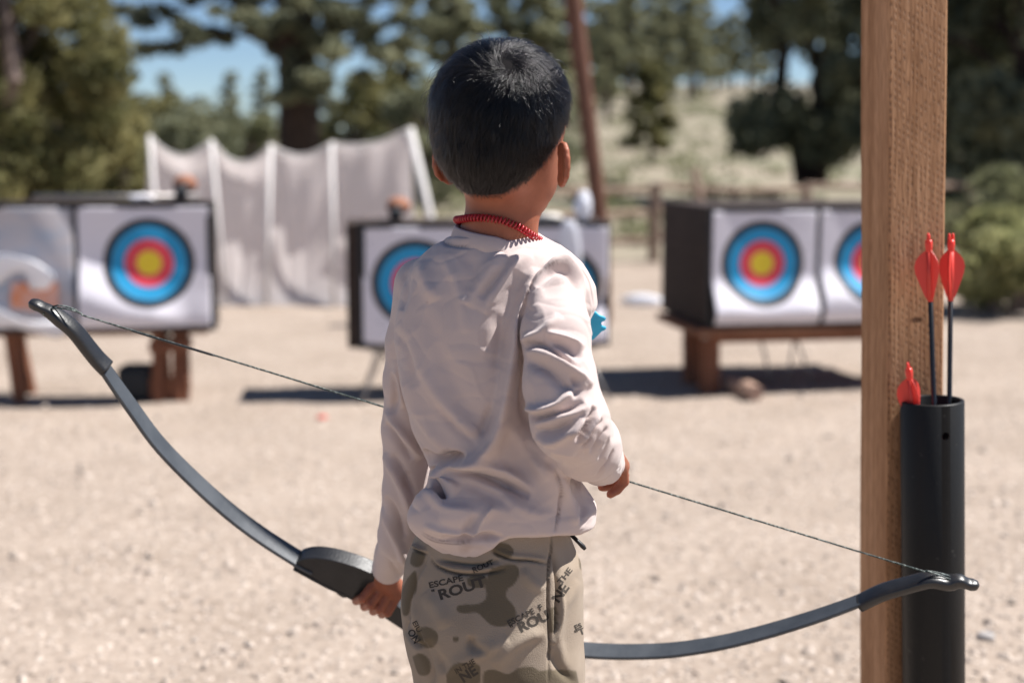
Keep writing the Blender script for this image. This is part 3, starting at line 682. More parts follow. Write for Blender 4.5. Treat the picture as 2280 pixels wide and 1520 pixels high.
pd_ = wobj('pendant', from_bm(bm), mat('blue_silicone', (.03, .38, .60), rough=.42, sss=.1), neck); pd_['label'] = 'bright blue two-pronged pendant'
# ================================================================== THE BOW
m_limb = mat('bow_limb', (.045, .051, .059), (.066, .073, .082), rough=.42, nscale=25, spec=.5, bump=.03, bscale=200)
m_rub = mat('bow_rubber', (.011, .011, .012), (.018, .018, .019), rough=.36, nscale=40, spec=.6, bump=.06, bscale=260)
bow = empty('bow', tuple(onbow(846, 1325)), 'black youth recurve bow with thin dark string, held low in the child\'s left hand', 'bow')
def strip(bm, pts, W, Th, n=40):
    """flat limb: polyline in the bow plane, W along bn, Th in the plane"""
    P = [Vector(p) for p in spline(pts, n)]; W = np.interp(np.linspace(0, 1, n), np.linspace(0, 1, len(W)), W); R = []
    for i, p in enumerate(P):
        t = (P[min(i+1, n-1)]-P[max(i-1, 0)]).normalized(); q = bn.cross(t).normalized(); hw, ht, c = W[i]/2, Th/2, .0012
        R.append([bm.verts.new(p+bn*a+q*b) for a, b in ((-hw+c, -ht), (hw-c, -ht), (hw, -ht+c), (hw, ht-c), (hw-c, ht), (-hw+c, ht), (-hw, ht-c), (-hw, -ht+c))])
    for A, B in zip(R, R[1:]):
        for k in range(8): bm.faces.new((A[k], A[(k+1) % 8], B[(k+1) % 8], B[k]))
    bm.faces.new(R[0][::-1]); bm.faces.new(R[-1]); bmesh.ops.recalc_face_normals(bm, faces=bm.faces)
ob = lambda *q: [onbow(*p) for p in q]
bm = bmesh.new(); strip(bm, ob((225, 808), (262, 862), (300, 915), (352, 985), (420, 1056), (500, 1129), (580, 1190), (668, 1246), (700, 1262)), [.023, .027, .030, .031], .0060)
wobj('limb', from_bm(bm), m_limb, bow, smooth=False)
bm = bmesh.new(); strip(bm, ob((1270, 1443), (1340, 1449), (1420, 1450), (1500, 1446), (1600, 1431), (1700, 1407), (1800, 1377), (1870, 1353), (1930, 1330)), [.029, .028, .026, .022], .0056)
wobj('limb', from_bm(bm), m_limb, bow, smooth=False)
# riser: outline in the bow plane, thickness across it
rp = ob((657, 1246), (673, 1233), (700, 1228), (735, 1231), (775, 1241), (812, 1254), (838, 1268), (845, 1290), (858, 1312), (890, 1336), (930, 1360), (985, 1378), (1040, 1380), (1090, 1372), (1150, 1372), (1210, 1392), (1262, 1420), (1296, 1440),
        (1300, 1462), (1255, 1466), (1180, 1462), (1100, 1455), (1010, 1440), (940, 1412), (885, 1378), (850, 1355), (815, 1334), (795, 1322), (781, 1318), (770, 1315), (758, 1311), (748, 1301), (735, 1293), (700, 1272), (662, 1251))
bm = bmesh.new(); extrude_outline(bm, [Vector(p) for p in spline(rp+[rp[0]], 170)][:-1], bn, .026, .0018); riser = wobj('riser', from_bm(bm), m_rub, bow, smooth=False)
bm = bmesh.new(); strip(bm, [p-bm_*.003 for p in ob((660, 1249), (700, 1271), (740, 1292), (775, 1308), (800, 1322))], [.029, .029, .027], .0045, 14)
wobj('limb_seat', from_bm(bm), m_rub, riser)
bm = bmesh.new(); bmesh.ops.create_cone(bm, cap_ends=True, segments=20, radius1=.009, radius2=.0075, depth=.008, matrix=Matrix.Translation(onbow(768, 1314)-bm_*.003) @ (-bm_).to_track_quat('Z', 'Y').to_matrix().to_4x4())
wobj('limb_bolt', from_bm(bm), m_rub, riser)
# rubbery limb tips
def tip(pts, wr, tr, n=44):
    P = [Vector(p) for p in spline(pts, n)]; bm = bmesh.new(); u = np.linspace(0, 1, n); wr = np.interp(u, *wr); tr = np.interp(u, *tr); R = []; m = 20
    for i, p in enumerate(P):
        t = (P[min(i+1, n-1)]-P[max(i-1, 0)]).normalized(); q = bn.cross(t).normalized(); ring = []
        for k in range(m):
            a = 2*math.pi*k/m; c, s = math.cos(a), math.sin(a); e = .62
            ring.append(bm.verts.new(p+bn*wr[i]*math.copysign(abs(c)**e, c)+q*tr[i]*math.copysign(abs(s)**e, s)))
        R.append(ring)
    for A, B in zip(R, R[1:]):
        for k in range(m): bm.faces.new((A[k], A[(k+1) % m], B[(k+1) % m], B[k]))
    bm.faces.new(R[0][::-1]); bm.faces.new(R[-1]); bmesh.ops.recalc_face_normals(bm, faces=bm.faces); return bm
tl = ob((64, 674), (85, 680), (108, 692), (130, 706), (165, 735), (195, 772), (218, 800), (238, 820))
wobj('limb_tip', from_bm(tip(tl, ([0, .03, .12, .22, .30, .45, 1], [.002, .006, .0085, .0085, .0092, .012, .0142]), ([0, .03, .10, .2, .27, .36, .6, 1], [.002, .0055, .0062, .0052, .0068, .0078, .0075, .0072]))), m_rub, bow)
tr_ = ob((2180, 1303), (2160, 1300), (2136, 1293), (2110, 1296), (2070, 1290), (2020, 1302), (1965, 1318), (1914, 1342))
wobj('limb_tip', from_bm(tip(tr_, ([0, .03, .12, .22, .30, .45, 1], [.002, .006, .0085, .0085, .0092, .012, .0140]), ([0, .03, .10, .2, .27, .36, .6, 1], [.002, .0055, .0065, .0055, .0078, .0085, .0078, .0072]))), m_rub, bow)
# string: twisted strands
m_str = bpy.data.materials.new('twisted_string'); m_str.use_nodes = True; N = m_str.node_tree.nodes; Lk = m_str.node_tree.links
tc = N.new('ShaderNodeTexCoord'); nz = N.new('ShaderNodeTexNoise'); nz.inputs['Scale'].default_value = 260; cr = N.new('ShaderNodeValToRGB')
cr.color_ramp.elements[0].color = (.006, .02, .018, 1); cr.color_ramp.elements[0].position = .50; cr.color_ramp.elements[1].color = (.22, .26, .24, 1); cr.color_ramp.elements[1].position = .66
Lk.new(tc.outputs['Object'], nz.inputs[0]); Lk.new(nz.outputs[0], cr.inputs[0]); Lk.new(cr.outputs[0], N['Principled BSDF'].inputs['Base Color']); N['Principled BSDF'].inputs['Roughness'].default_value = .5
A, B = onbow(182, 700, .001), onbow(2060, 1271, .001); bm = bmesh.new()
fx, fy = frame(B-A); n = 900
for s in range(3):
    tube(bm, [A+(B-A)*(k/n)+(fx*math.cos(2*math.pi*(s/3+k/n*150))+fy*math.sin(2*math.pi*(s/3+k/n*150)))*.00062 for k in range(n+1)], .00072, 5)
st = wobj('string', from_bm(bm), m_str, bow)
for (j, pts, e) in ((A, ((182, 700), (160, 690), (128, 684), (104, 688)), .003), (B, ((2060, 1271), (2086, 1277), (2112, 1286), (2126, 1291)), .003)):
    bm = bmesh.new()
    for s in (-1, 1):
        L_ = [onbow(*p, s*e*min(1, i*.6)) + bm_*(.0010 if i < 3 else -.001) for i, p in enumerate(pts)]
        tube(bm, spline(L_, 14), .0011, 6)
    q = onbow(*pts[-1]); c0 = [q+bn*math.cos(a)*.0092-bm_*math.sin(a)*.0078 for a in np.linspace(0, math.pi, 10)]
    tube(bm, c0, .0012, 6); wobj('string_loop', from_bm(bm), m_str, st)
bm = bmesh.new(); a0, a1 = onbow(290, 734, .001), onbow(480, 791, .001); tube(bm, [a0+(a1-a0)*t for t in np.linspace(0, 1, 30)], [.0008]+[.0017]*28+[.0008], 8)
wobj('serving', from_bm(bm), m_blk, st)

# ================================================================== POST, TUBE, ARROWS
def wood(name, c1, c2, c3, ax='Z', dots=False, rings=9):
    m = mat(name, c1, c2, rough=.78, nscale=rings, stretch=(9, 9, .55) if ax == 'Z' else (.55, 9, 9), c3=c3, detail=8, bump=.25, bscale=26, spec=.25, ramp=(.30, .68))
    t = m.node_tree; N = t.nodes; L = t.links; b = N['Principled BSDF']
    # finer grain over the broad bands
    wv = N.new('ShaderNodeTexNoise'); wv.inputs['Scale'].default_value = 60; wv.inputs['Detail'].default_value = 6; L.new(N[m['mp']].outputs[0], wv.inputs[0])
    mx = N.new('ShaderNodeMix'); mx.data_type = 'RGBA'; mx.blend_type = 'MULTIPLY'; mx.inputs[0].default_value = .55
    cr = N.new('ShaderNodeValToRGB'); cr.color_ramp.elements[0].position = .38; cr.color_ramp.elements[0].color = (.45, .40, .36, 1); cr.color_ramp.elements[1].position = .6
    L.new(wv.outputs[0], cr.inputs[0]); L.new(b.inputs['Base Color'].links[0].from_socket, mx.inputs[6]); L.new(cr.outputs[0], mx.inputs[7]); L.new(mx.outputs[2], b.inputs['Base Color'])
    if dots:      # rows of small incisions pressed into treated lumber
        tc = N.new('ShaderNodeTexCoord'); sx = N.new('ShaderNodeSeparateXYZ'); L.new(tc.outputs['Object'], sx.inputs[0])
        def M(op, a, b_=None, c_=None):
            q = N.new('ShaderNodeMath'); q.operation = op
            for i, v in enumerate((a, b_, c_)):
                if v is None: continue
                if isinstance(v, (int, float)): q.inputs[i].default_value = v
                else: L.new(v, q.inputs[i])
            return q.outputs[0]
        u = M('MULTIPLY', sx.outputs[0], 150.0); row = M('FLOOR', u); fu = M('SUBTRACT', M('FRACT', u), .5)
        v = M('ADD', M('MULTIPLY', sx.outputs[2], 95.0), M('MULTIPLY', row, .381)); fv = M('SUBTRACT', M('FRACT', v), .5)
        jn = N.new('ShaderNodeTexWhiteNoise'); jn.noise_dimensions = '2D'; cb = N.new('ShaderNodeCombineXYZ'); L.new(row, cb.inputs[0]); L.new(M('FLOOR', v), cb.inputs[1]); L.new(cb.outputs[0], jn.inputs['Vector'])
        dd = M('ADD', M('POWER', M('MULTIPLY', fu, 4.2), 2.0), M('POWER', M('MULTIPLY', fv, 2.6), 2.0))
        hole = M('MULTIPLY', M('MAXIMUM', M('SUBTRACT', 1.0, dd), 0.0), M('MULTIPLY', M('GREATER_THAN', jn.outputs[0], .25), M('LESS_THAN', sx.outputs[1], .0035)))
        bp = N['bump']; b2 = N.new('ShaderNodeBump'); b2.invert = True; b2.inputs['Strength'].default_value = .7; b2.inputs['Distance'].default_value = .0025
        L.new(hole, b2.inputs['Height']); L.new(bp.outputs[0], b2.inputs['Normal']); L.new(b2.outputs[0], b.inputs['Normal'])
        m3 = N.new('ShaderNodeMix'); m3.data_type = 'RGBA'; L.new(M('MULTIPLY', hole, .32), m3.inputs[0]); L.new(b.inputs['Base Color'].links[0].from_socket, m3.inputs[6]); m3.inputs[7].default_value = (.12, .06, .03, 1); L.new(m3.outputs[2], b.inputs['Base Color'])
        # a knot
        kn = N.new('ShaderNodeVectorMath'); kn.operation = 'DISTANCE'; L.new(tc.outputs['Object'], kn.inputs[0]); kn.inputs[1].default_value = (.070, -.0, zat(722, 2.03)); 
        sc = N.new('ShaderNodeMapping'); sc.inputs['Scale'].default_value = (1, 0, 2.4); L.new(tc.outputs['Object'], sc.inputs[0]); L.new(sc.outputs[0], kn.inputs[0]); kn.inputs[1].default_value = (.046, 0, zat(716, 2.03)*2.4)
        kf = M('SUBTRACT', 1.0, M('MULTIPLY', kn.outputs['Value'], 75.0)); kf = M('MULTIPLY', M('MAXIMUM', kf, 0.0), 1.6); kf = M('MINIMUM', kf, .9)
        m4 = N.new('ShaderNodeMix'); m4.data_type = 'RGBA'; L.new(kf, m4.inputs[0]); L.new(b.inputs['Base Color'].links[0].from_socket, m4.inputs[6]); m4.inputs[7].default_value = (.09, .035, .015, 1); L.new(m4.outputs[2], b.inputs['Base Color'])
    return m
m_post = wood('weathered_post_wood', (.36, .185, .088), (.56, .32, .175), (.46, .25, .13), dots=True, rings=5)
PA = rad(11.7); pc = Vector((.5353, 2.03, 0)); LEAN = .031
er = Vector((math.cos(PA), math.sin(PA), 0)); en = Vector((math.sin(PA), -math.cos(PA), 0))
post = bpy.data.objects.new('post', None)
bm = bmesh.new(); n = 60; S = .090; R_ = []
cr_ = [(0, .004), (.0012, .0012), (.004, 0), (S-.004, 0), (S-.0012, .0012), (S, .004), (S, S-.004), (S-.0012, S-.0012), (S-.004, S), (.004, S), (.0012, S-.0012), (0, S-.004)]
for i in range(n+1):
    z = -.4+3.2*i/n; R_.append([bm.verts.new((x+.0006*math.sin(z*9+x*40), y+.0006*math.sin(z*7+y*50+1), z)) for x, y in cr_])
for A, B in zip(R_, R_[1:]):
    for k in range(12): bm.faces.new((A[k], A[(k+1) % 12], B[(k+1) % 12], B[k]))
bm.faces.new(R_[0][::-1]); bm.faces.new(R_[-1]); bmesh.ops.recalc_face_normals(bm, faces=bm.faces)
pme = from_bm(bm); pme.materials.append(m_post)
post = bpy.data.objects.new('wooden_post', pme); col.objects.link(post)
LM = Matrix.Translation(Vector((0, 0, 1.0))) @ Matrix.Rotation(-LEAN, 4, 'Y') @ Matrix.Translation(Vector((0, 0, -1.0)))
post.matrix_world = Matrix.Translation(pc) @ LM @ Matrix.Rotation(PA, 4, 'Z')
props(post, 'square light brown timber post standing upright behind the black arrow tube', 'post')
for p in post.data.polygons: p.use_smooth = False
# tube (bored out, with one small hole)
m_pvc = mat('black_pipe', (.013, .013, .013), (.055, .052, .048), rough=.5, nscale=90, ramp=(.66, .80), spec=.2, bump=.05, bscale=120)
TC = pc+er*.0555+en*.0447; TR = .0443
top = zat(890, TC.y); bm = bmesh.new(); nz_, nt_ = 60, 64
def ringv(r, z): return [bm.verts.new((r*math.cos(2*math.pi*k/nt_), r*math.sin(2*math.pi*k/nt_), z)) for k in range(nt_)]
prof = [(TR, -.02), (TR, top-.0012), (TR-.0012, top), (TR-.0045, top), (TR-.0055, top-.0012), (TR-.0055, .02)]
rr_ = [ringv(*p) for p in prof]
for A, B in zip(rr_, rr_[1:]):
    for k in range(nt_): bm.faces.new((A[k], A[(k+1) % nt_], B[(k+1) % nt_], B[k]))
bm.faces.new(rr_[0][::-1]); bm.faces.new(rr_[-1]); bmesh.ops.recalc_face_normals(bm, faces=bm.faces)
tme = from_bm(bm); to = bpy.data.objects.new('t', tme); col.objects.link(to)
TL = math.atan2(12, 630)+.0000
Mt = Matrix.Translation(TC) @ (Matrix.Translation(Vector((0, 0, top))) @ Matrix.Rotation(-LEAN-.014, 4, 'Y') @ Matrix.Translation(Vector((0, 0, -top))))
hd = raydir(2104, 970); tt = (TC.y-TR*.92)/hd.y; hp3 = Mt.inverted() @ (Vector((0, 0, CAMH))+hd*tt)
bm = bmesh.new(); q = Vector((hp3.x, hp3.y, 0)).normalized(); bmesh.ops.create_cone(bm, cap_ends=True, segments=24, radius1=.0056, radius2=.0056, depth=.03, matrix=Matrix.Translation(Vector((q.x*TR, q.y*TR, hp3.z))) @ q.to_track_quat('Z', 'Y').to_matrix().to_4x4())
cut = bpy.data.objects.new('cut', from_bm(bm)); col.objects.link(cut); mo = to.modifiers.new('b', 'BOOLEAN'); mo.object = cut; mo.operation = 'DIFFERENCE'; mo.solver = 'EXACT'
bpy.context.view_layer.update(); tm2 = bpy.data.meshes.new_from_object(to.evaluated_get(bpy.context.evaluated_depsgraph_get()))
bpy.data.objects.remove(to); bpy.data.objects.remove(cut); tm2.materials.clear(); tm2.materials.append(m_pvc)
tube_o = bpy.data.objects.new('arrow_tube', tm2); col.objects.link(tube_o); tube_o.matrix_world = Mt
for p in tm2.polygons: p.use_smooth = abs(p.normal.z) < .5 and len(p.vertices) < 6
props(tube_o, 'tall open black plastic pipe fixed to the timber post, holding red arrows', 'arrow holder')
# arrows
m_shaft = mat('black_shaft', (.014, .014, .015), rough=.25, spec=.5); m_vane = mat('red_vane', (.82, .085, .065), rough=.4, trans=.25); m_nock = mat('red_nock', (.80, .05, .035), rough=.3, sss=.1)
def arrow(p0, d0, Y0, Y1, label, rot, L=.70):
    A = at(*p0, Y0); B = at(*d0, Y1); d = (B-A).normalized(); X, Yv = frame(d)
    # orient so the first vane points as in the picture
    c, s = math.cos(rad(rot)), math.sin(rad(rot)); X, Yv = X*c+Yv*s, -X*s+Yv*c
    L = min(L, (A.z-.03)/max(.2, -d.z))
    o = empty('arrow', tuple(A+d*L), label, 'arrow', 'red fletched arrows standing in the black pipe')
    bm = bmesh.new(); tube(bm, [A+d*.022, A+d*L], .0036, 12); wobj('shaft', from_bm(bm), m_shaft, o)
    bm = bmesh.new(); tube(bm, [A+d*.009, A+d*.014, A+d*.020, A+d*.026, A+d*.034], [.0046, .0054, .0050, .0042, .0041], 12)
    for s_ in (-1, 1): tube(bm, [A+X*s_*.0036+d*.012, A+X*s_*.0040+d*.006, A+X*s_*.0040+d*.001, A+X*s_*.0034], [.0024, .0022, .0018, .0010], 8)
    wobj('nock', from_bm(bm), m_nock, o)
    for k in range(3):
        a = 2*math.pi*k/3+.5; q = X*math.cos(a)+Yv*math.sin(a); tn = d.cross(q); bm = bmesh.new()
        prof = [(0, .002), (.006, .0095), (.013, .0150), (.022, .0172), (.032, .0160), (.043, .0122), (.054, .0080), (.064, .0042), (.070, .0008)]
        pts = [A+d*(.024+u)+q*(.0035+v) for u, v in prof]+[A+d*(.094)+q*.0030, A+d*.024+q*.0030]
        extrude_outline(bm, pts, tn, .0007); wobj('vane', from_bm(bm), m_vane, o, smooth=False)
    bm = bmesh.new(); tube(bm, [A+d*.022, A+d*.096], .0042, 12); wobj('vane_sleeve', from_bm(bm), m_vane, o)
    return o
arrow((2067, 520), (2079, 885), 2.045-.055, 1.998, 'left of the two tall red fletched arrows in the black pipe, before the post', 10)
arrow((2118, 520), (2114, 885), 2.02, 2.015, 'right of the two tall red fletched arrows in the black pipe, clear of the post', 55)
arrow((2021, 806), (2032, 893), 1.985, 1.990, 'arrow sunk in the black pipe with only its red nock and vane showing', 20, L=.55)
# ================================================================== GROUND
def sstep(x, a, b):
    t = np.clip((x-a)/(b-a), 0, 1); return t*t*(3-2*t)
def gh(x, y):
    x = np.asarray(x, float); y = np.asarray(y, float)
    s = np.maximum(y-13.5, 0); k = .30+.70*sstep(x, -9, 3)
    h = .066*k*(s-6*(1-np.exp(-s/6)))
    h = np.where(y > 110, h-(.066*k)*.97*(y-110), h)
    h = h+sstep(y, 9, 20)*.10*np.sin(x*.6+y*.35)*np.sin(y*.4)+.006*np.sin(x*5+1)*np.sin(y*4.3)+.004*np.sin(x*13+y*3)*np.sin(y*11)
    return np.maximum(h, -6)
def axis(lo, hi, c, fine, n):
    u = np.linspace(-1, 1, n); g = np.sign(u)*(np.sinh(np.abs(u)*6.5)/math.sinh(6.5)); return np.where(g < 0, c+(-g)*(lo-c), c+g*(hi-c))
gx = axis(-420, 420, 0, 0, 320); gy = axis(-120, 700, 4.0, 0, 420)
X, Y = np.meshgrid(gx, gy, indexing='ij'); V = np.stack([X, Y, gh(X, Y)], -1).reshape(-1, 3)
I = np.arange(len(V)).reshape(len(gx), len(gy)); Q = np.stack([I[:-1, :-1], I[1:, :-1], I[1:, 1:], I[:-1, 1:]], -1).reshape(-1, 4)
gm = mat('sandy_ground', (.31, .256, .211), (.365, .305, .256), rough=.95, nscale=2.2, bump=.5, bscale=45, detail=8, spec=.1)
t = gm.node_tree; N = t.nodes; L = t.links; b = N['Principled BSDF']
n2 = N.new('ShaderNodeTexNoise'); n2.inputs['Scale'].default_value = 30; n2.inputs['Detail'].default_value = 6; L.new(N[gm['mp']].outputs[0], n2.inputs[0])
r2 = N.new('ShaderNodeValToRGB'); r2.color_ramp.elements[0].position = .33; r2.color_ramp.elements[0].color = (.72, .68, .65, 1); r2.color_ramp.elements[1].position = .62; r2.color_ramp.elements[1].color = (1.08, 1.06, 1.05, 1)
L.new(n2.outputs[0], r2.inputs[0]); mx = N.new('ShaderNodeMix'); mx.data_type = 'RGBA'; mx.blend_type = 'MULTIPLY'; mx.inputs[0].default_value = .8
L.new(b.inputs['Base Color'].links[0].from_socket, mx.inputs[6]); L.new(r2.outputs[0], mx.inputs[7]); L.new(mx.outputs[2], b.inputs['Base Color'])
me = from_np(V, Q, 'ground'); yy = V[:, 1]; gr = sstep(yy+wob(V, .9, 31)*2.5, 12.5, 17)*np.clip(.62+.8*wob(V, 1.6, 32), 0, 1)
at_ = me.attributes.new('grassy', 'FLOAT', 'POINT'); at_.data.foreach_set('value', gr.astype(np.float32))
mixattr(gm, 'grassy', (.21, .20, .14))
props(wobj('ground', me, gm), kind='structure')
# loose wood chips and grit over the near ground
rs = np.random.RandomState(3)
def chips(n, y0, y1, s0, s1, flat=.25):
    u = rs.rand(n); y = y0*(y1/y0)**u; x = (rs.rand(n)*2-1)*(.44*y+.4); z = gh(x, y)
    L_ = rs.uniform(s0, s1, n); W_ = L_*rs.uniform(.25, .8, n); H_ = L_*rs.uniform(.12, flat+.15, n); a = rs.rand(n)*6.28; ti = np.clip(rs.randn(n)*.25, -.5, .5)
    ca, sa = np.cos(a), np.sin(a); base = np.array([(-1, -1, 0), (1, -1, 0), (1, 1, 0), (-1, 1, 0), (-.6, -.6, 1), (.7, -.5, 1), (.6, .6, 1), (-.7, .5, 1)])
    P = np.empty((n, 8, 3)); jit = rs.uniform(.7, 1.2, (n, 8, 3))
    lx = base[None, :, 0]*jit[:, :, 0]*L_[:, None]/2; ly = base[None, :, 1]*jit[:, :, 1]*W_[:, None]/2; lz = base[None, :, 2]*H_[:, None]*jit[:, :, 2]+lx*np.tan(ti)[:, None]
    P[:, :, 0] = x[:, None]+lx*ca[:, None]-ly*sa[:, None]; P[:, :, 1] = y[:, None]+lx*sa[:, None]+ly*ca[:, None]; P[:, :, 2] = z[:, None]+lz-.001
    F = np.array([(4, 5, 6, 7), (0, 1, 5, 4), (1, 2, 6, 5), (2, 3, 7, 6), (3, 0, 4, 7)])
    return P.reshape(-1, 3), (np.arange(n)[:, None, None]*8+F[None]).reshape(-1, 4)
V1, Q1 = chips(42000, 2.2, 12, .006, .022); V2, Q2 = chips(700, 2.2, 14, .02, .045, .3)
me = from_np(np.concatenate([V1, V2]), np.concatenate([Q1, Q2+len(V1)]))
m_chip = mat('pale_wood_chips', (.25, .20, .165), (.50, .42, .36), rough=.9, nscale=38, detail=1, c3=(.325, .27, .228), ramp=(.36, .62))
props(wobj('wood_chips', me, m_chip, smooth=False), 'pale wood chips and grit strewn over the sandy ground', 'wood chips', kind='stuff')
rk = np.random.RandomState(8)
def rock(px, py, r, label, c=(.45, .42, .40), nm='stone'):
    d = raydir(px, py); Yg = 3
    for _ in range(30): p = at(px, py, Yg); Yg += (p.z-float(gh(p.x, Yg)))*Yg/CAMH*.6
    p = at(px, py, Yg); bm = bmesh.new(); bmesh.ops.create_icosphere(bm, subdivisions=3, radius=1); sd_ = rk.randint(99)
    for v in bm.verts: f = 1+.25*float(wob(np.array([v.co]), 2.4, sd_)[0]); v.co = Vector((v.co.x*r*f, v.co.y*r*.8*f, v.co.z*r*.5*f))+Vector((p.x, Yg, p.z+r*.2))
    o = wobj(nm, from_bm(bm), mat(nm+'_surface', c, tuple(k*.75 for k in c), rough=.85, nscale=30, bump=.4, bscale=60)); return props(o, label, nm)
rock(2195, 1420, .022, 'pale grey stone lying on the sand to the right of the black pipe')
rock(716, 932, .022, 'small red plastic scrap on the sand below the middle target', (.65, .08, .06), 'plastic_scrap')

# ================================================================== TARGETS
def tmath(N, L, op, a, b_=None):
    q = N.new('ShaderNodeMath'); q.operation = op
    for i, v in enumerate((a, b_)):
        if v is None: continue
        if isinstance(v, (int, float)): q.inputs[i].default_value = v
        else: L.new(v, q.inputs[i])
    return q.outputs[0]
def ringmat(name, rads):
    m = mat(name, (.74, .72, .76), rough=.55, bump=.05, bscale=30); t = m.node_tree; N = t.nodes; L = t.links; b = N['Principled BSDF']
    a = N.new('ShaderNodeAttribute'); a.attribute_name = 'dist'; cr = N.new('ShaderNodeValToRGB'); cr.color_ramp.interpolation = 'CONSTANT'
    L.new(tmath(N, L, 'MULTIPLY', a.outputs['Fac'], 2.0), cr.inputs[0]); e = cr.color_ramp.elements
    cols = [(.85, .62, .03), (.74, .055, .085), (.01, .29, .56), (.012, .013, .017), (.72, .69, .75)]
    e[0].position = 0; e[0].color = (*cols[0], 1); e[1].position = rads[0]*2; e[1].color = (*cols[1], 1)
    for r, c in zip(rads[1:], cols[2:]): q = e.new(r*2); q.color = (*c, 1)
    # thin lighter ring lines within the colours
    s = tmath(N, L, 'FRACT', tmath(N, L, 'MULTIPLY', a.outputs['Fac'], 1/.0265)); s = tmath(N, L, 'LESS_THAN', s, .06)
    mx = N.new('ShaderNodeMix'); mx.data_type = 'RGBA'; L.new(tmath(N, L, 'MULTIPLY', s, .25), mx.inputs[0]); L.new(cr.outputs[0], mx.inputs[6]); mx.inputs[7].default_value = (.5, .5, .5, 1)
    vo = N.new('ShaderNodeTexVoronoi'); vo.inputs['Scale'].default_value = 26; L.new(N[m['mp']].outputs[0], vo.inputs[0]); hn = N.new('ShaderNodeTexNoise'); hn.inputs['Scale'].default_value = 9; L.new(N[m['mp']].outputs[0], hn.inputs[0])
    hl_ = tmath(N, L, 'MULTIPLY', tmath(N, L, 'LESS_THAN', vo.outputs['Distance'], .13), tmath(N, L, 'GREATER_THAN', hn.outputs[0], .50))
    m5 = N.new('ShaderNodeMix'); m5.data_type = 'RGBA'; L.new(tmath(N, L, 'MULTIPLY', hl_, .8), m5.inputs[0]); L.new(mx.outputs[2], m5.inputs[6]); m5.inputs[7].default_value = (.05, .045, .045, 1); L.new(m5.outputs[2], b.inputs['Base Color'])
    return m
m_ring = ringmat('target_face_print', (.052, .102, .160, .192)); m_paper = mat('white_paper', (.78, .76, .80), rough=.6)
m_foam = mat('dark_foam', (.032, .021, .017), (.055, .037, .030), rough=.9, nscale=6, stretch=(1, 1, 14), bump=.3, bscale=20); m_strap = mat('black_strap', (.012, .014, .018), rough=.6)
m_brown = wood('bench_wood', (.20, .085, .045), (.34, .17, .10), (.26, .12, .07), ax='X', rings=2)
m_bleg = wood('bench_leg_wood', (.17, .065, .035), (.28, .12, .07), (.22, .09, .05), rings=3)
def placed(o_parent, name, bm, m, M, smooth=False):
    me = from_bm(bm); me.transform(M); return wobj(name, me, m, o_parent, smooth)
def paper(par, M, cx, z0, z1, wd, dep, centre, bulge, rads_m, name='target_face', seed=0, label=None):
    """sheet in the block's own frame; bulge(u, v) = how far it stands off the block"""
    nx, nz = 64, 64; u = np.linspace(0, 1, nx); v = np.linspace(0, 1, nz); U, W_ = np.meshgrid(u, v, indexing='ij')
    off = bulge(U, W_); x = cx-wd/2+U*wd; z = z0+W_*(z1-z0); y = -dep-.012-off
    V = np.stack([x, y, z], -1).reshape(-1, 3); I = np.arange(nx*nz).reshape(nx, nz); Q = np.stack([I[:-1, :-1], I[1:, :-1], I[1:, 1:], I[:-1, 1:]], -1).reshape(-1, 4)
    dist = np.hypot(V[:, 0]-centre[0], V[:, 2]-centre[1]); dist = np.where(dist < .6, dist, .49)
    back = V.copy(); back[:, 1] += .004; nV = len(V); e = np.concatenate([I[:, 0], I[-1, 1:], I[-2::-1, -1], I[0, -2:0:-1]]); e2_ = np.roll(e, -1)
    Vv = np.concatenate([V, back]); QQ = np.concatenate([Q, Q[:, ::-1]+nV, np.stack([e, e+nV, e2_+nV, e2_], 1)])
    Vh = np.c_[Vv, np.ones(len(Vv))]@np.array(M).T; me = from_np(Vh[:, :3], QQ)
    a = me.attributes.new('dist', 'FLOAT', 'POINT'); a.data.foreach_set('value', np.tile(dist, 2).astype(np.float32))
    o = wobj(name, me, rads_m, par)
    if label: o['label'] = label
    return o
def block(name, label, px0, px1, pyt, pyb, Yf, dep, yaw, nface=2, ext=0):
    """foam block seen between px0..px1 at its front-left edge distance Yf"""
    P0 = at(px0, pyb, Yf); Pt = at(px0, pyt, Yf); H = Pt.z-P0.z
    ca, sa = math.cos(yaw), math.sin(yaw); k = (px1-CX)/FPX     # solve width so the right edge lands on px1
    kk = raydir(px1, (pyt+pyb)/2); k = kk.x/kk.y; W = (k*Yf-P0.x)/(ca-k*sa)
    M = Matrix.Translation((P0.x, Yf, P0.z)) @ Matrix.Rotation(yaw, 4, 'Z')
    o = empty(name, (P0.x, Yf, P0.z), label, 'archery target', 'foam archery targets across the range')
    bm = bmesh.new(); box(bm, ((W-ext)/2, dep/2, H/2), (W+ext, dep, H), bev=.012); placed(o, 'foam_block', bm, m_foam, M)
    bm = bmesh.new(); t = .013
    xs = [W*i/nface for i in range(nface+1)]
    for i, x in enumerate(xs):
        ww = .022 if 0 < i < nface else .030; xx = min(max(x, ww/2), W-ww/2); box(bm, (xx, -.006, H/2), (ww, t, H+.004))
    for z in (.012, H-.012): box(bm, (W/2, -.0075, z), (W+.003, t, .026))
    box(bm, (-.004, dep/2, H*.5), (.010, dep, H)) if False else None
    placed(o, 'edge_strap', bm, m_strap, M)
    return o, M, W, H
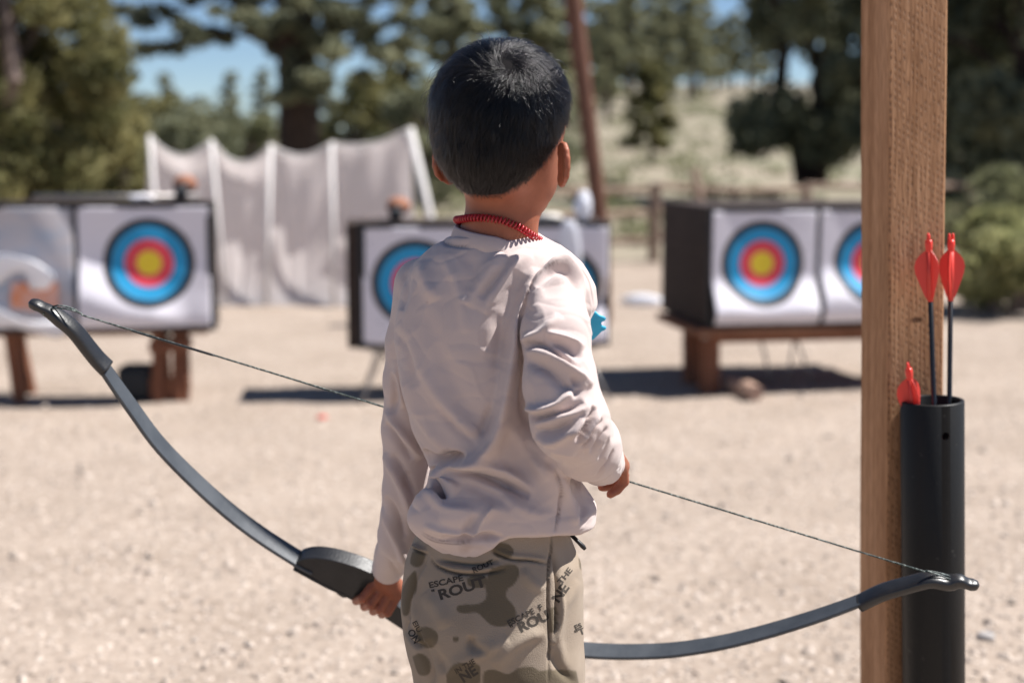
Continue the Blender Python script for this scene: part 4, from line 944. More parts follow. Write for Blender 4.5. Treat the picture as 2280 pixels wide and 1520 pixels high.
# left target (two sheets; the left one is mostly loose paper)
def bl_left(U, W_):    # big sag: the lower left part swells out and catches the sun
    b1 = sstep(.62-.30*U-W_, 0, .40)*(1-sstep(U, .55, .86)*.75); fall = 1-.25*sstep(W_, .10, .0)
    return .062*b1*fall+.006*np.sin(U*9)*np.sin(W_*7)
o1, M1, W1, H1 = block('archery_target', 'large foam target on the left with a ringed face beside torn white paper', -136, 478, 452, 744, 6.0, .22, rad(8))
fw = W1/2-.030
cxr = W1*.75-.004
def pix2blk(M, px, py):
    d = raydir(px, py); o = Vector((0, 0, CAMH)); Mi = M.inverted(); dl = Mi.to_3x3() @ d; ol = Mi @ o; t = -ol.y/dl.y; return ol+dl*t
c_ = pix2blk(M1, 333, 585)
paper(o1, M1, cxr, .022, H1-.022, fw, 0, (c_.x, c_.z), bl_left, m_ring)
c2 = pix2blk(M1, 60, 560)
paper(o1, M1, W1*.25+.004, .022, H1-.022, fw, 0, (99, 99), lambda U, W_: .012*np.sin(U*7+W_*3)+.012*sstep(.3-W_, 0, .3), mat('faded_paper', (.50, .47, .49), (.38, .42, .50), rough=.7, nscale=5, stretch=(1, 1, 2.2), ramp=(.45, .60)), name='faded_sheet', label='faded grey target sheet')
def patch(par, name, M, poly_px, off, th, m, curl=0, label=None):
    bm = bmesh.new(); pts = []
    for (x, y) in poly_px:
        p = pix2blk(M, x, y); pts.append(M @ Vector((p.x, -off, p.z)))
    extrude_outline(bm, pts, M.to_3x3() @ Vector((0, 1, 0)), th); o = wobj(name, from_bm(bm), m, par, smooth=False)
    if label: o['label'] = label
    return o
patch(o1, 'orange_print', M1, ((28, 628), (132, 628), (134, 688), (28, 686)), .036, .003, mat('orange_print', (.62, .20, .07), (.62, .36, .30), rough=.6, nscale=18), label='orange rectangle on the faded sheet')
# curled loose white sheets, draped forms with real thickness
m_white = mat('loose_white_paper', (.86, .86, .90), rough=.5, trans=.25)
def draped(name, M, pathpx, label, cat, width, offs, par=None, m=None):
    """a curling strip that follows a path on the block and stands off it"""
    P = spline([(*[pix2blk(M, x, y)[i] for i in (0, 2)], o) for (x, y), o in zip(pathpx, offs)], 30); bm = bmesh.new(); R = []
    for i, p in enumerate(P):
        q = P[min(i+1, 29)]-P[max(i-1, 0)]; nrm = np.array([-q[1], q[0]]); nrm /= np.linalg.norm(nrm)+1e-9; w_ = width*(.75+.25*math.sin(i*.31))*math.sin(math.pi*min(1, .12+.88*min(i, 29-i)/7)/2)
        R.append([bm.verts.new(M @ Vector((p[0]+nrm[0]*w_*s, -p[2]-o2, p[1]+nrm[1]*w_*s))) for s, o2 in ((-1, 0), (-.5, .010), (0, .012), (.5, .020), (1, .024), (.5, .014), (0, .006), (-.5, .004))])
    for A, B in zip(R, R[1:]):
        for k in range(8): bm.faces.new((A[k], A[(k+1) % 8], B[(k+1) % 8], B[k]))
    bm.faces.new(R[0][::-1]); bm.faces.new(R[-1]); bmesh.ops.recalc_face_normals(bm, faces=bm.faces)
    o = wobj(name, from_bm(bm), m or m_white, par)
    if label: props(o, label, cat)
    return o
draped('torn_paper', M1, ((-60, 640), (-10, 600), (35, 585), (75, 592), (100, 622), (112, 640)), 'curl of torn white paper arching over the orange print on the left target', 'paper', .066, (.05, .07, .08, .08, .07, .05))
draped('torn_paper', M1, ((-80, 680), (-20, 690), (30, 702), (75, 718), (130, 728), (160, 722)), 'long strip of torn white paper hanging off the bottom edge of the left target', 'paper', .042, (.06, .10, .12, .11, .07, .05))
# middle target
def bl_mid(U, W_): return .05*sstep(.35-W_, 0, .3)+.06*sstep(U, .78, .95)*sstep(W_, .35, .6)+.004*np.sin(U*11)
o2, M2, W2, H2 = block('archery_target', 'foam target in the middle, half hidden behind the child, with a dark left end', 800, 1357, 496, 776, 6.15, .40, rad(6), ext=.05)
c_ = pix2blk(M2, 925, 630); paper(o2, M2, W2*.25+.004, .022, H2-.022, W2/2-.03, 0, (c_.x, c_.z), lambda U, W_: .003*np.sin(U*8+W_*5), m_ring)
c_ = pix2blk(M2, 1240, 640); paper(o2, M2, W2*.75-.004, .022, H2-.022, W2/2-.03, 0, (c_.x, c_.z), bl_mid, m_ring)
# right target
def bl_right(s0, d0):
    def f(U, W_): return .078*sstep(s0+d0*np.sin(U*9)-W_, 0, .36)*(1-.3*sstep(W_, .1, 0))+.004*np.sin(U*7+2)
    return f
o3, M3, W3, H3 = block('archery_target', 'foam target with a broad dark brown end, standing on the long wooden bench', 1572, 2055, 460, 730, 6.35, .74, rad(10))
c_ = pix2blk(M3, 1695, 586); paper(o3, M3, W3*.25+.004, .022, H3-.022, W3/2-.03, 0, (c_.x, c_.z), bl_right(.42, .02), m_ring)
c_ = pix2blk(M3, 1942, 583); paper(o3, M3, W3*.75-.004, .022, H3-.022, W3/2-.03, 0, (c_.x, c_.z), bl_right(.50, .03), m_ring)
# ---- what carries them
def legbox(bm, a, b, w_=.07, d_=.045):
    a, b = Vector(a), Vector(b); d = b-a; R = d.to_track_quat('Z', 'X').to_matrix(); box(bm, (a+b)/2, (w_, d_, d.length), R, .004)
# left trestle: thick plank, A-shaped pair of legs right, single prop left
tr1 = empty('trestle', (-1.9, 6.2, 0), 'dark brown wooden trestle with paired legs under the left target', 'trestle')
zb = M1.translation.z
bm = bmesh.new(); box(bm, M1 @ Vector((W1/2, .13, -.014)), (W1-.08, .14, .022), M1.to_3x3(), .004); wobj('plank', from_bm(bm), m_brown, tr1, False)
bm = bmesh.new(); box(bm, M1 @ Vector((pix2blk(M1, 375, 760).x, .10, -.075)), (.17, .20, .045), M1.to_3x3(), .004); wobj('crosspiece', from_bm(bm), m_bleg, tr1, False)
for (xa, xb, yo) in ((352, 350, -.04), (402, 396, -.03), (352, 352, .26), (402, 396, .26), (18, 34, .0), (-110, -120, .1), (18, 30, .27)):
    p = pix2blk(M1, xa, 770); a = M1 @ Vector((p.x, .06+yo*.5, -.004)); q = M1 @ Vector((pix2blk(M1, xb, 770).x, .06+yo, 0)); bm = bmesh.new()
    gq = (q.x, q.y, float(gh(q.x, q.y))-.02); legbox(bm, (a.x, a.y, a.z), gq, .062 if xa > 300 else .05); wobj('leg', from_bm(bm), m_bleg, tr1, False)
p0 = M1 @ Vector((pix2blk(M1, 352, 770).x, .04, 0)); p1 = M1 @ Vector((pix2blk(M1, 396, 770).x, .04, 0)); bm = bmesh.new(); box(bm, ((p0.x+p1.x)/2, p0.y-.005, .05), (.17, .03, .11), None, .004); wobj('foot_board', from_bm(bm), m_bleg, tr1, False)
p = M1 @ Vector((pix2blk(M1, 350, 800).x-.10, .12, 0))
bm = bmesh.new(); box(bm, (p.x, p.y, .075), (.15, .16, .15), None, .02); props(wobj('shade_box', from_bm(bm), m_strap), 'black box standing in for the shadow beside the trestle legs of the left target', 'box')  # black solid added to stand for the dark shadow by the legs
# middle: thin metal legs
m_metal = mat('galvanised_rod', (.32, .30, .29), rough=.45, metal=.7)
st2 = empty('target_stand', (M2.translation.x+.5, 6.3, 0), 'thin grey metal rod stand with splayed legs under the middle target', 'stand')
bm = bmesh.new(); box(bm, M2 @ Vector((W2/2, .2, -.011)), (W2*.92, .36, .02), M2.to_3x3(), .003); wobj('tray', from_bm(bm), m_metal, st2, False)
for x0, x1, y0, y1 in ((.10, .0, .05, -.08), (.10, .02, .35, .45), (W2*.42, W2*.48, .05, -.08), (W2*.9, W2, .05, -.08), (W2*.9, W2, .35, .45), (.10, .22, .05, -.05)):
    a = M2 @ Vector((x0, y0, -.02)); q = M2 @ Vector((x1, y1, 0)); bm = bmesh.new(); tube(bm, [a, (q.x, q.y, -.01)], .006, 8); wobj('leg', from_bm(bm), m_metal, st2)
# right bench
bn3 = empty('bench', (M3.translation.x+.5, 6.4, 0), 'long rough brown wooden bench under the right target, casting a dark shadow', 'bench')
bm = bmesh.new(); box(bm, M3 @ Vector((W3/2-.02, .30, -.020)), (W3+.06, .68, .036), M3.to_3x3(), .005); wobj('seat_plank', from_bm(bm), m_brown, bn3, False)
bm = bmesh.new(); box(bm, M3 @ Vector((W3/2+.01, .03, -.056)), (W3-.04, .035, .034), M3.to_3x3(), .004); wobj('rail', from_bm(bm), m_bleg, bn3, False)
for x, y, w_ in ((.03, .05, .08), (.03, .30, .07), (W3-.06, .05, .08), (W3-.06, .30, .07)):
    a = M3 @ Vector((x, y, -.055)); bm = bmesh.new(); legbox(bm, (a.x, a.y, a.z), (a.x+.005, a.y-.01, -.03), w_, .07); wobj('leg', from_bm(bm), m_bleg, bn3, False)
for x0, x1 in ((.30, .36), (.47, .42), (.47, .56)):
    a = M3 @ Vector((x0, .12, -.06)); q = M3 @ Vector((x1, .10, 0)); bm = bmesh.new(); tube(bm, [a, (q.x, q.y, -.01)], .006, 8); wobj('brace_rod', from_bm(bm), m_metal, bn3)
for i, (x, y, s, lb) in enumerate(((.155, .0, .055, 'round cut log end leaning against the foot of the right bench leg'), (.17, -.16, .06, 'wood offcut lying on the sand in front of the right bench leg'))):
    a = M3 @ Vector((x, y, 0)); bm = bmesh.new(); tube(bm, [(a.x-.02, a.y+.07, s*.6), (a.x, a.y-.07, s*.6)], s*.6, 14, jitter=.08)
    props(wobj('log', from_bm(bm), mat('cut_wood', (.50, .34, .26), (.42, .27, .20), rough=.85, nscale=20), smooth=False), lb, 'log')
# things on top of the blocks
def knob_stake(M, px, pyt, h, label):
    p = pix2blk(M, px, pyt+30); base = M @ Vector((p.x, .12, 0)); H = H1
    o = empty('stake', (base.x, base.y, M.translation.z+H1), label, 'stake'); z = M.translation.z+H1-.005
    bm = bmesh.new(); tube(bm, [(base.x, base.y, z), (base.x+.005, base.y, z+h)], .028, 10, jitter=.1); wobj('shaft', from_bm(bm), m_strap, o)
    bm = bmesh.new(); bmesh.ops.create_icosphere(bm, subdivisions=3, radius=.05)
    for v in bm.verts: f = 1+.2*float(wob(np.array([v.co]), 40, 2)[0]); v.co = Vector((v.co.x*f*1.1, v.co.y*f, v.co.z*f*.8))+Vector((base.x+.01, base.y+.04, z+h))
    wobj('cap', from_bm(bm), mat('rust_brown', (.38, .17, .10), (.25, .11, .07), rough=.8, nscale=20), o)
knob_stake(M1, 398, 452, .075, 'rusty knobbed stake end on top of the left target block')
knob_stake(M2, 882, 496, .06, 'rusty knobbed stake end on top of the middle target block')
def crumple(px, py, Y, r, sc, label, name, cat, m, seed=1, amp=.35, rest=None):
    p = at(px, py, Y); bm = bmesh.new(); bmesh.ops.create_icosphere(bm, subdivisions=4, radius=1)
    co = np.array([v.co for v in bm.verts]); f = 1+amp*wob(co, 2.6, seed)+amp*.5*wob(co, 6, seed+1)
    co = co*f[:, None]*np.array(sc)*r; z = rest if rest is not None else p.z; co[:, 2] += (z-co[:, 2].min() if rest is not None else z); co[:, 0] += p.x; co[:, 1] += Y
    for v, c in zip(bm.verts, co): v.co = c
    return props(wobj(name, from_bm(bm), m), label, cat)
m_bag = mat('white_plastic_bag', (.80, .81, .86), rough=.35, trans=.35)
topM2 = M2.translation.z+H2
crumple(1298, 480, 6.30, .052, (.75, .7, 1.35), 'crumpled white plastic bag standing up on the right end of the middle target', 'plastic_bag', 'bag', m_bag, 4, rest=topM2-.006)
crumple(1268, 560, 6.10, .05, (1.1, .35, 2.1), 'torn white plastic sheet drooping over the front of the middle target', 'plastic_sheet', 'plastic sheet', m_bag, 7, rest=topM2-.22)
crumple(1225, 484, 6.35, .035, (1.6, .8, .55), 'flat pale bundle lying on top of the middle target', 'cloth_bundle', 'cloth', mat('pale_cloth', (.74, .70, .64), rough=.9), 9, rest=topM2-.005)
crumple(312, 436, 6.30, .035, (1.5, .8, .5), 'small pale rolled paper on top of the left target', 'paper_roll', 'paper', m_paper, 12, rest=M1.translation.z+H1-.004)
crumple(1428, 655, 10.0, .085, (1.7, 1.0, .55), 'white plastic sack lying on the sand between the middle and right targets', 'plastic_sack', 'sack', m_bag, 15, rest=-.01)
bm = bmesh.new(); tube(bm, [M1 @ Vector((W1*.30, .34, H1+.012)), M1 @ Vector((W1*.93, .34, H1+.012))], .012, 8); props(wobj('rail', from_bm(bm), m_metal), 'thin grey rail lying along the top of the left target', 'rail')

# ================================================================== NET, POLE, FENCE
net = empty('windbreak', (-1.6, 10.0, 0), 'sagging pale grey mesh windbreak stretched between thin white posts behind the targets', 'windbreak')
NY = 10.2
tops = [(333, 306), (470, 316), (603, 326), (738, 322), (912, 290)]; sag = [40, 45, 26, 18]
xs_, zt_, dist_ = [], [], []
for i in range(4):
    (xa, ya), (xb, yb) = tops[i], tops[i+1]
    for k in range(40):
        t = k/40; x = xa+(xb-xa)*t; y = ya+(yb-ya)*t+sag[i]*4*t*(1-t)*(1+.0*t); xs_.append(x); zt_.append(y)
xs_.append(tops[-1][0]); zt_.append(tops[-1][1]); nx = len(xs_); nz = 40; V = []
for i, (x, y) in enumerate(zip(xs_, zt_)):
    tp = at(x, y, NY)
    seg = (i % 40)/40; k = i//40; post_t = 4*seg*(1-seg)
    for j in range(nz):
        t = j/(nz-1); z = tp.z*(1-t)-.02*t
        dy = .04*post_t*math.sin(math.pi*t**.7)+.008*math.sin(x*.11+1.5*math.sin(x*.021))*(.3+.7*t)*(1-.4*t)+.012*math.sin(x*.07+j*.25)*(1-t)+.05*max(0, 1-abs(t-.12)/.12)*post_t*(k < 2)
        dx = .03*math.sin(x*.05+1)*t*2+.20*t*(x-640)/600*.3
        V.append((tp.x+dx, NY+dy-.25*t*t, z))
V = np.array(V); I = np.arange(nx*nz).reshape(nx, nz); Q = np.stack([I[:-1, :-1], I[1:, :-1], I[1:, 1:], I[:-1, 1:]], -1).reshape(-1, 4)
m_net = mat('pale_mesh_fabric', (.86, .82, .81), (.92, .88, .87), rough=.8, nscale=3, trans=.65)
ne = from_np(V, Q); no_ = wobj('mesh_fabric', ne, m_net, net); md = no_.modifiers.new('thick', 'SOLIDIFY'); md.thickness = .004
m_wp = mat('white_post', (.66, .63, .61), rough=.7)
for i, (x, y) in enumerate(tops):
    tp = at(x, y-4, NY-.05); xb = [352, 492, 596, 742, 975][i]; bt = at(xb, 560, NY-.2); ft = tp+(bt-tp)*((tp.z+.05)/(tp.z-bt.z)); bm = bmesh.new(); tube(bm, [tp, ft], [.015]*2 if i != 4 else [.030]*2, 10); wobj('post', from_bm(bm), m_wp, net)
bm = bmesh.new(); tube(bm, [Vector(V[i*nz])+Vector((0, -.01, .012)) for i in range(nx)], .011, 6); wobj('top_hem', from_bm(bm), m_wp, net)
m_pole = mat('red_brown_pole', (.17, .075, .046), (.105, .045, .027), rough=.7, nscale=8, stretch=(6, 6, 1))
bm = bmesh.new(); a = at(1262, -120, 9.0); q = at(1333, 465, 9.0); ft = Vector((at(1346, 700, 9.0).x, 9.0, -.1)); tube(bm, spline([a, (a+q)/2, q, (q+ft)/2+Vector((.012, 0, 0)), ft], 20), [.056-.010*t for t in np.linspace(0, 1, 20)], 12, jitter=.05)
props(wobj('leaning_pole', from_bm(bm), m_pole), 'slim red-brown wooden pole leaning to the left behind the child', 'pole')
m_rail = mat('weathered_rail', (.22, .15, .11), (.30, .22, .17), rough=.9, nscale=6, stretch=(1, 8, 8))
fence = empty('rail_fence', (2.2, 14.2, 0), 'low weathered split rail fence crossing behind the right target', 'fence')
def gpt(px, Y, dz=0): x = at(px, 500, Y).x; return Vector((x, Y, float(gh(x, Y))+dz))
posts = [(1455, 13.6), (1790, 14.6), (2160, 15.6), (1140, 13.0)]
for px_, Yp in posts:
    b0 = gpt(px_, Yp, -.1); bm = bmesh.new(); tube(bm, [b0, b0+Vector((.02, 0, .85))], .055, 8, jitter=.12); wobj('post', from_bm(bm), m_rail, fence, False)
for (pa, pb) in (((1140, 13.0), (1455, 13.6)), ((1455, 13.6), (1790, 14.6)), ((1790, 14.6), (2160, 15.6))):
    for h in (.22, .48, .70):
        bm = bmesh.new(); tube(bm, [gpt(*pa, h+.03), (gpt(*pa, h)+gpt(*pb, h))/2-Vector((0, .05, .02)), gpt(*pb, h)], .032, 7, jitter=.15); wobj('rail', from_bm(bm), m_rail, fence, False)
bm = bmesh.new(); b0 = gpt(1572, 13.2, -.1); tube(bm, [b0, b0+Vector((-.03, 0, .55)), b0+Vector((-.12, 0, 1.0))], [.05, .045, .035], 8, jitter=.15)
props(wobj('dead_stake', from_bm(bm), m_rail, smooth=False), 'crooked grey stump of a stake leaning left above the right target', 'stake')
bm = bmesh.new(); a = gpt(1560, 12.6, .36); q = gpt(1880, 12.9, .44); tube(bm, [a, (a+q)/2+Vector((0, 0, .03)), q], [.06, .07, .045], 9, jitter=.15)
props(wobj('fallen_log', from_bm(bm), mat('dark_bark', (.05, .035, .03), (.09, .06, .045), rough=.95, nscale=10)), 'dark fallen log lying above the top edge of the right target', 'log')
# ================================================================== TREES AND SHRUBS
def leafmat(name, c1, c2, c3, ns=3.0, tr=.45):
    return mat(name, c1, c2, rough=.7, nscale=ns, detail=3, c3=c3, trans=tr, spec=.2, ramp=(.32, .68))
m_jun = leafmat('juniper_leaf', (.10, .11, .045), (.30, .27, .12), (.19, .18, .08), 2.2)
m_pin = leafmat('pine_needle', (.18, .195, .12), (.42, .41, .26), (.30, .30, .185), 1.2)
m_dk = leafmat('dark_needle', (.10, .11, .07), (.32, .32, .20), (.19, .20, .125), 2.2, .3)
m_sage = leafmat('sage_leaf', (.14, .15, .075), (.32, .31, .20), (.22, .225, .125), 3)
m_bush = leafmat('yellow_green_leaf', (.20, .21, .09), (.44, .43, .22), (.32, .32, .15), 4)
m_bark = mat('pine_bark', (.030, .019, .015), (.06, .038, .028), rough=.95, nscale=6, stretch=(4, 4, 1), bump=.6, bscale=14)
m_bark2 = mat('juniper_bark', (.14, .10, .085), (.22, .17, .145), rough=.95, nscale=8, stretch=(4, 4, 1), bump=.6, bscale=18)
def leaves(C, Nrm, size, rs, elong=1.8):
    n = len(C); d = rs.randn(n, 3); d /= np.linalg.norm(d, axis=1)[:, None]; u = np.cross(d, Nrm+rs.randn(n, 3)*.5); u /= np.linalg.norm(u, axis=1)[:, None]+1e-9; v = np.cross(d, u)
    s = size*rs.uniform(.6, 1.4, n); a = u*(s*elong)[:, None]; b = v*s[:, None]
    V = np.stack([C-a, C-b*.9+a*.1, C+a, C+b*.9-a*.1], 1).reshape(-1, 3); return V, np.arange(4*n).reshape(n, 4)
def clumps(centres, radii, per, size, rs, squash=.7, elong=1.8, shell=.55):
    Vs, Fs, b = [], [], 0
    for c, r in zip(centres, radii):
        n = max(6, int(per*(r/np.mean(radii))**2)); d = rs.randn(n, 3); d /= np.linalg.norm(d, axis=1)[:, None]; q = rs.uniform(shell, 1.08, n)**1
        P = np.array(c)+d*(q*r)[:, None]*np.array([1, 1, squash]); V, F = leaves(P, d, size, rs, elong); Vs.append(V); Fs.append(F+b); b += len(V)
    return np.concatenate(Vs), np.concatenate(Fs)
def twig(bm, a, b, r0, r1, rs, n=6, bend=.12):
    a, b = np.array(a, float), np.array(b, float); L_ = np.linalg.norm(b-a); P = []
    for i in range(n+1):
        t = i/n; P.append(a+(b-a)*t+rs.randn(3)*L_*bend*.3*math.sin(math.pi*t)+np.array([0, 0, L_*bend*math.sin(math.pi*t)*.5]))
    tube(bm, P, [r0+(r1-r0)*i/n for i in range(n+1)], 7, jitter=.08); return P
def tree_meshes(kind, H, R, seed, ls=None, dens=1.0):
    """local meshes, base at the origin: (trunk, crown)"""
    rs = np.random.RandomState(seed); bm = bmesh.new(); C, Rr = [], []
    if kind == 'juniper':
        lim = []
        for k in range(3): twig(bm, (rs.randn()*.08, rs.randn()*.08, -.2), (rs.randn()*R*.4, rs.randn()*R*.4, H*.7), R*.10, R*.03, rs)
        n = int(70*dens)
        for k in range(n):
            z = H*(.06+.92*rs.rand()**.9); prof = R*math.sin(math.pi*min(.97, .16+.80*z/H))**.6; a = rs.rand()*6.283; q = prof*rs.uniform(.35, .95); p = np.array([q*math.cos(a), q*math.sin(a), z]); C.append(p); Rr.append(R*rs.uniform(.16, .34))
            if k % 2 == 0: twig(bm, (0, 0, z*.7), p, R*.03, R*.010, rs, 4)
        per, size, sq = 190*dens, (ls or .028), .8
    elif kind == 'pine':
        twig(bm, (0, 0, -.3), (rs.randn()*.1, rs.randn()*.1, H*.97), H*.028, H*.006, rs, 8, .02)
        n = int(46*dens)
        for k in range(n):
            z = H*(.20+.78*(k+rs.rand())/n); prof = R*(1.12-(z/H))**.65*rs.uniform(.6, 1.1); a = k*2.4+rs.rand(); tipp = np.array([prof*math.cos(a), prof*math.sin(a), z+rs.uniform(-.04, .05)*H]); twig(bm, (0, 0, z-.02*H), tipp, H*.007, H*.002, rs, 4)
            for q in (.55, .85, 1.05):
                C.append(np.array([tipp[0]*q, tipp[1]*q, z+(tipp[2]-z)*q])+rs.randn(3)*R*.06); Rr.append(R*rs.uniform(.13, .24)*(1.1-.3*z/H))
        per, size, sq = 80*dens, (ls or .045), .6
    V, F = clumps(C, Rr, per, size, rs, sq); return from_bm(bm, 'trunk'), from_np(V, F, 'crown')
def place_tree(name, ms, loc, rz, sc, mt, mc, label, group=None, cat='tree', sz=1.0):
    o = empty(name, loc, label, cat, group); o.rotation_euler = (0, 0, rz); o.scale = (sc, sc, sc*sz)
    for nm, me, m in (('trunk', ms[0], mt), ('crown', ms[1], mc)):
        if not me.materials: me.materials.append(m)
        c = bpy.data.objects.new(nm, me); col.objects.link(c); c.parent = o
    return o
def gl(px, Y, dz=0): p = gpt(px, Y, dz); return tuple(p)
# the big juniper on the left
jm = tree_meshes('juniper', 4.8, 1.05, 11, .026, 1.7)
place_tree('juniper_tree', jm, gl(20, 12.0), .4, 1.0, m_bark2, m_jun, 'large bushy olive green juniper filling the left edge behind the left target')
jm2 = tree_meshes('juniper', 1.6, .8, 12, .026, .8)
place_tree('juniper_shrub', jm2, gl(205, 14), .9, .95, m_bark2, m_jun, 'smaller juniper bush crowding the right foot of the big left juniper', cat='shrub')
# low dark trees behind the windbreak
for i, (px_, Yp, s, lb) in enumerate(((440, 19, .95, 'dark rounded juniper showing above the second bay of the windbreak'), (345, 22, 1.05, 'grey green juniper behind the left end of the windbreak'), (560, 24, .78, 'pale green bush behind the windbreak just left of the big pine trunk'))):
    place_tree('juniper_tree', tree_meshes('juniper', 1.7, 1.05, 40+i, .035, .6), gl(px_, Yp), i*1.3, s, m_bark2, (m_dk, m_jun, m_sage)[i], lb)
# tall dark pine: trunk rising out of the picture with drooping limbs
rs = np.random.RandomState(21); PY = 17.5; base = gpt(664, PY, -.3); bm = bmesh.new()
tpt = base+Vector((.02, 0, 11)); tube(bm, [base+(tpt-base)*t+Vector((.03*math.sin(t*9), 0, 0)) for t in np.linspace(0, 1, 16)], [.27-.09*t for t in np.linspace(0, 1, 16)], 16, jitter=.04)
C, Rr = [], []
def limb(p0, p1, r=.045, cl=.24, n=9, every=.0):
    P = twig(bm, p0, p1, r, r*.25, rs, 7, .10)
    for q in P[2:]:
        for _ in range(n//8+1): C.append(q+rs.randn(3)*[.30, .30, .09]+[0, 0, -.03]); Rr.append(rs.uniform(.5, 1.1)*cl)
def pz(px, py, Y): return np.array(at(px, py, Y))
tz = lambda py: np.array([664*0+base.x, PY, zat(py, PY)])
for (sy, ex, ey, eY) in ((105, 330, 95, 17), (20, 330, 20, 17.6), (60, 520, 40, 16.5), (-10, 450, -20, 18), (60, 770, 20, 17), (90, 860, 70, 17.8), (120, 800, 110, 16.9), (10, 900, 10, 17.5), (170, 730, 190, 17),
                         (-60, 360, -70, 17), (-80, 880, -60, 17.5), (-150, 500, -160, 17), (-170, 820, -160, 17)):
    limb(tz(sy), pz(ex, ey, eY), .05, .17, 8)
for k in range(10):
    z = base.z+6.0+4.8*k/10; a = k*2.4; r = 2.0*(1.25-k/10)*rs.uniform(.6, 1); limb(np.array([base.x, PY, z]), np.array([base.x+r*math.cos(a), PY+r*math.sin(a), z+rs.uniform(-.2, .3)]), .04, .22, 9)
V, F = clumps(C, Rr, 60, .036, rs, .5, 2.4); o = empty('pine_tree', tuple(base+Vector((0, 0, .3))), 'tall pine with a thick nearly black trunk and drooping limbs, standing behind the windbreak', 'tree')
wobj('trunk', from_bm(bm), m_bark, o); wobj('crown', from_np(V, F), m_dk, o, False)
# right-hand juniper and the dark trees behind the post
place_tree('juniper_tree', tree_meshes('juniper', 5.2, 1.55, 52, .05, 1.1), gl(1800, 22, .55), 1.0, 1.0, m_bark, m_dk, 'tall dark juniper with a bare twisted foot, standing behind the right target')
bm = bmesh.new()
place_tree('juniper_tree', tree_meshes('juniper', 6.0, 1.6, 53, .05, 1.15), gl(2260, 17), 2.0, 1.0, m_bark, m_dk, 'tall shaded juniper at the right edge behind the arrows')
place_tree('juniper_tree', tree_meshes('juniper', 5.0, 1.3, 54, .05, 1.0), gl(2060, 20), .5, 1.0, m_bark, m_dk, 'dark juniper mostly hidden behind the timber post')
place_tree('green_shrub', tree_meshes('juniper', .62, .55, 55, .024, .5), gl(2262, 9.6), .5, 1.0, m_bark2, m_bush, 'bright yellow green shrub on the sand at the right edge', cat='shrub')
place_tree('green_shrub', tree_meshes('juniper', .9, .7, 56, .028, .5), gl(2235, 13.0), 1.5, 1.0, m_bark2, m_sage, 'grey green shrub behind the yellow green one at the right edge', cat='shrub')
# middle-distance pines behind the child
protos = [tree_meshes('pine', 6.5, 1.25, 60+i, .075, .75) for i in range(4)]
mid = [(800, 30, .36, 'pale olive pine standing right of the tall black trunk'), (905, 34, .60, 'olive pine whose top shows left of the child\'s head'), (1010, 31, .78, 'pine directly behind the child\'s head'), (1130, 36, .95, 'tall pine rising above the child\'s hair'), (1215, 32, .85, 'pine between the child\'s head and the leaning pole'), (735, 42, .42, 'small distant pine right of the black trunk'), (260, 30, .5, 'distant pine glimpsed right of the big juniper')]
for i, (px_, Yp, s, lb) in enumerate(mid): place_tree('pine_tree', protos[i % 4], gl(px_, Yp), i*1.7, s, m_bark, m_pin, lb)
for i, (px_, Yp, s) in enumerate(((840, 24, .8), (950, 22, .7), (1060, 25, .85), (1180, 24, .8))):
    place_tree('juniper_tree', tree_meshes('juniper', 2.2, 1.2, 70+i, .045, .5), gl(px_, Yp), i, s*1.1, m_bark2, (m_jun, m_dk)[i % 2], ['low olive juniper above the right end of the windbreak', 'dark low juniper left of the child\'s ear', 'low juniper hidden behind the child\'s neck', 'low juniper beside the child\'s right ear'][i])
g = 'distant pines on the pale hillside'
rs = np.random.RandomState(77)
hill = [(1290, 70, 1.1), (1335, 62, .95), (1350, 48, .7), (1365, 75, 1.0), (1390, 92, 1.2), (1400, 58, 1.0), (1440, 80, 1.15), (1470, 95, 1.3), (1475, 66, .85), (1500, 85, 1.1), (1530, 72, 1.05), (1545, 78, 1.15), (1560, 90, 1.1), (1590, 84, .8), (1610, 100, 1.0), (1625, 95, .95), (1660, 80, 1.0), (1700, 92, 1.2)]
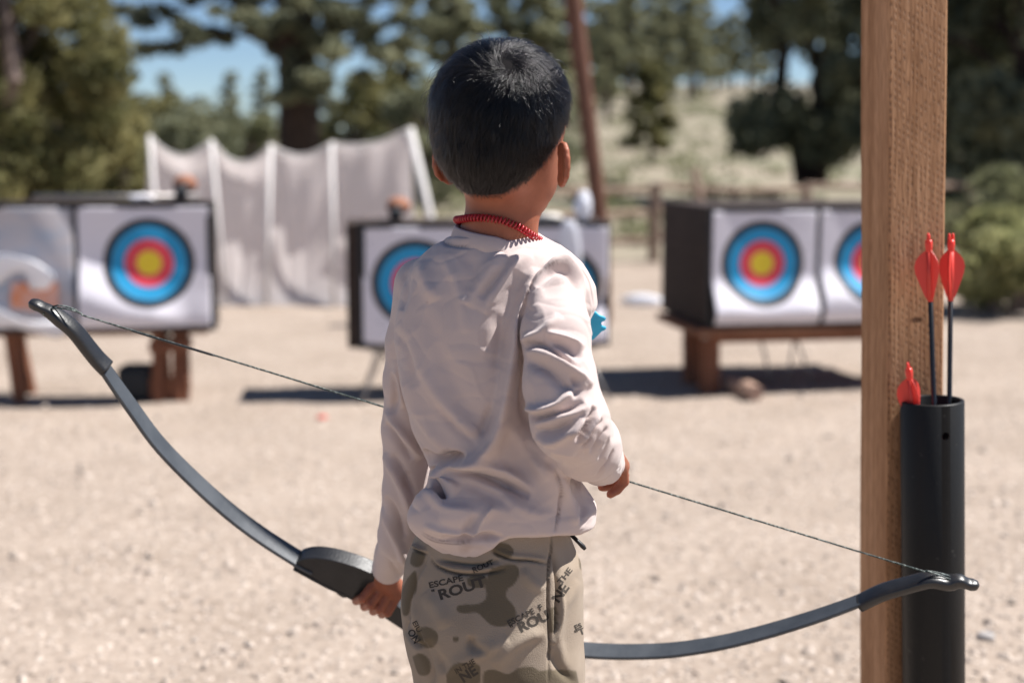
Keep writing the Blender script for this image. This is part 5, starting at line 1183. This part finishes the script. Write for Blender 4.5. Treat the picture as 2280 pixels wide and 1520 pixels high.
ordn = 'first second third fourth fifth sixth seventh eighth ninth tenth eleventh twelfth thirteenth fourteenth fifteenth sixteenth seventeenth eighteenth'.split()
for i, (px_, Yp, s) in enumerate(hill):
    place_tree('pine_tree', protos[i % 4], gl(px_, Yp), rs.rand()*6, s*.80, m_bark, m_pin, ordn[i]+' blurred hillside pine counting rightwards from the leaning pole', g, sz=rs.uniform(.9, 1.15))
for i, (px_, Yp, s, lb) in enumerate(((1240, 80, 1.2, 'far hillside pine just left of the leaning pole'), (1180, 75, 1.2, 'far hillside pine between the child\'s hair and the leaning pole'), (1000, 62, 1.0, 'far pine top left of the child\'s hair'), (880, 60, .8, 'far small pine above the right end of the windbreak'), (1850, 95, 1.3, 'far pine glimpsed behind the tall dark juniper'))):
    place_tree('pine_tree', protos[i % 4], gl(px_, Yp), rs.rand()*6, s*.80, m_bark, m_pin, lb, g)
place_tree('young_pine', tree_meshes('pine', 2.1, .62, 90, .05, .6), gl(1447, 30), 0, 1.0, m_bark, m_jun, 'small bushy green pine alone on the pale slope between the pole and the right target')
for i, (px_, Yp, s) in enumerate(((120, 45, .8), (520, 60, .55), (590, 52, .5), (380, 64, .55), (-60, 40, 1.0), (-300, 30, 1.1), (2500, 30, 1.1))):
    place_tree('pine_tree', protos[(i+1) % 4], gl(px_, Yp), i*2.1, s, m_bark, m_pin, ['pine behind the big left juniper', 'tiny far pine left of the black trunk', 'tiny far pine nearest the black trunk', 'tiny far pine above the left bay of the windbreak', 'pine beyond the left edge behind the juniper', 'outlying pine far beyond the left edge', 'outlying pine far beyond the right edge'][i])
# sage scrub over the slope
C, Rr = [], []
for k in range(900):
    y = 14.5*(85/14.5)**rs.rand(); x = (rs.rand()*2-1)*(.5*y+2)
    if y < 17 and x < 1: continue
    r = rs.uniform(.12, .34)*(1+.012*y); C.append((x, y, float(gh(x, y))+r*.3)); Rr.append(r)
V, F = clumps(C, Rr, 60, .035, rs, .55, 1.6)
props(wobj('sagebrush', from_np(V, F), m_sage, None, False), 'pale grey green sage scrub covering the slope', 'scrub', kind='stuff')
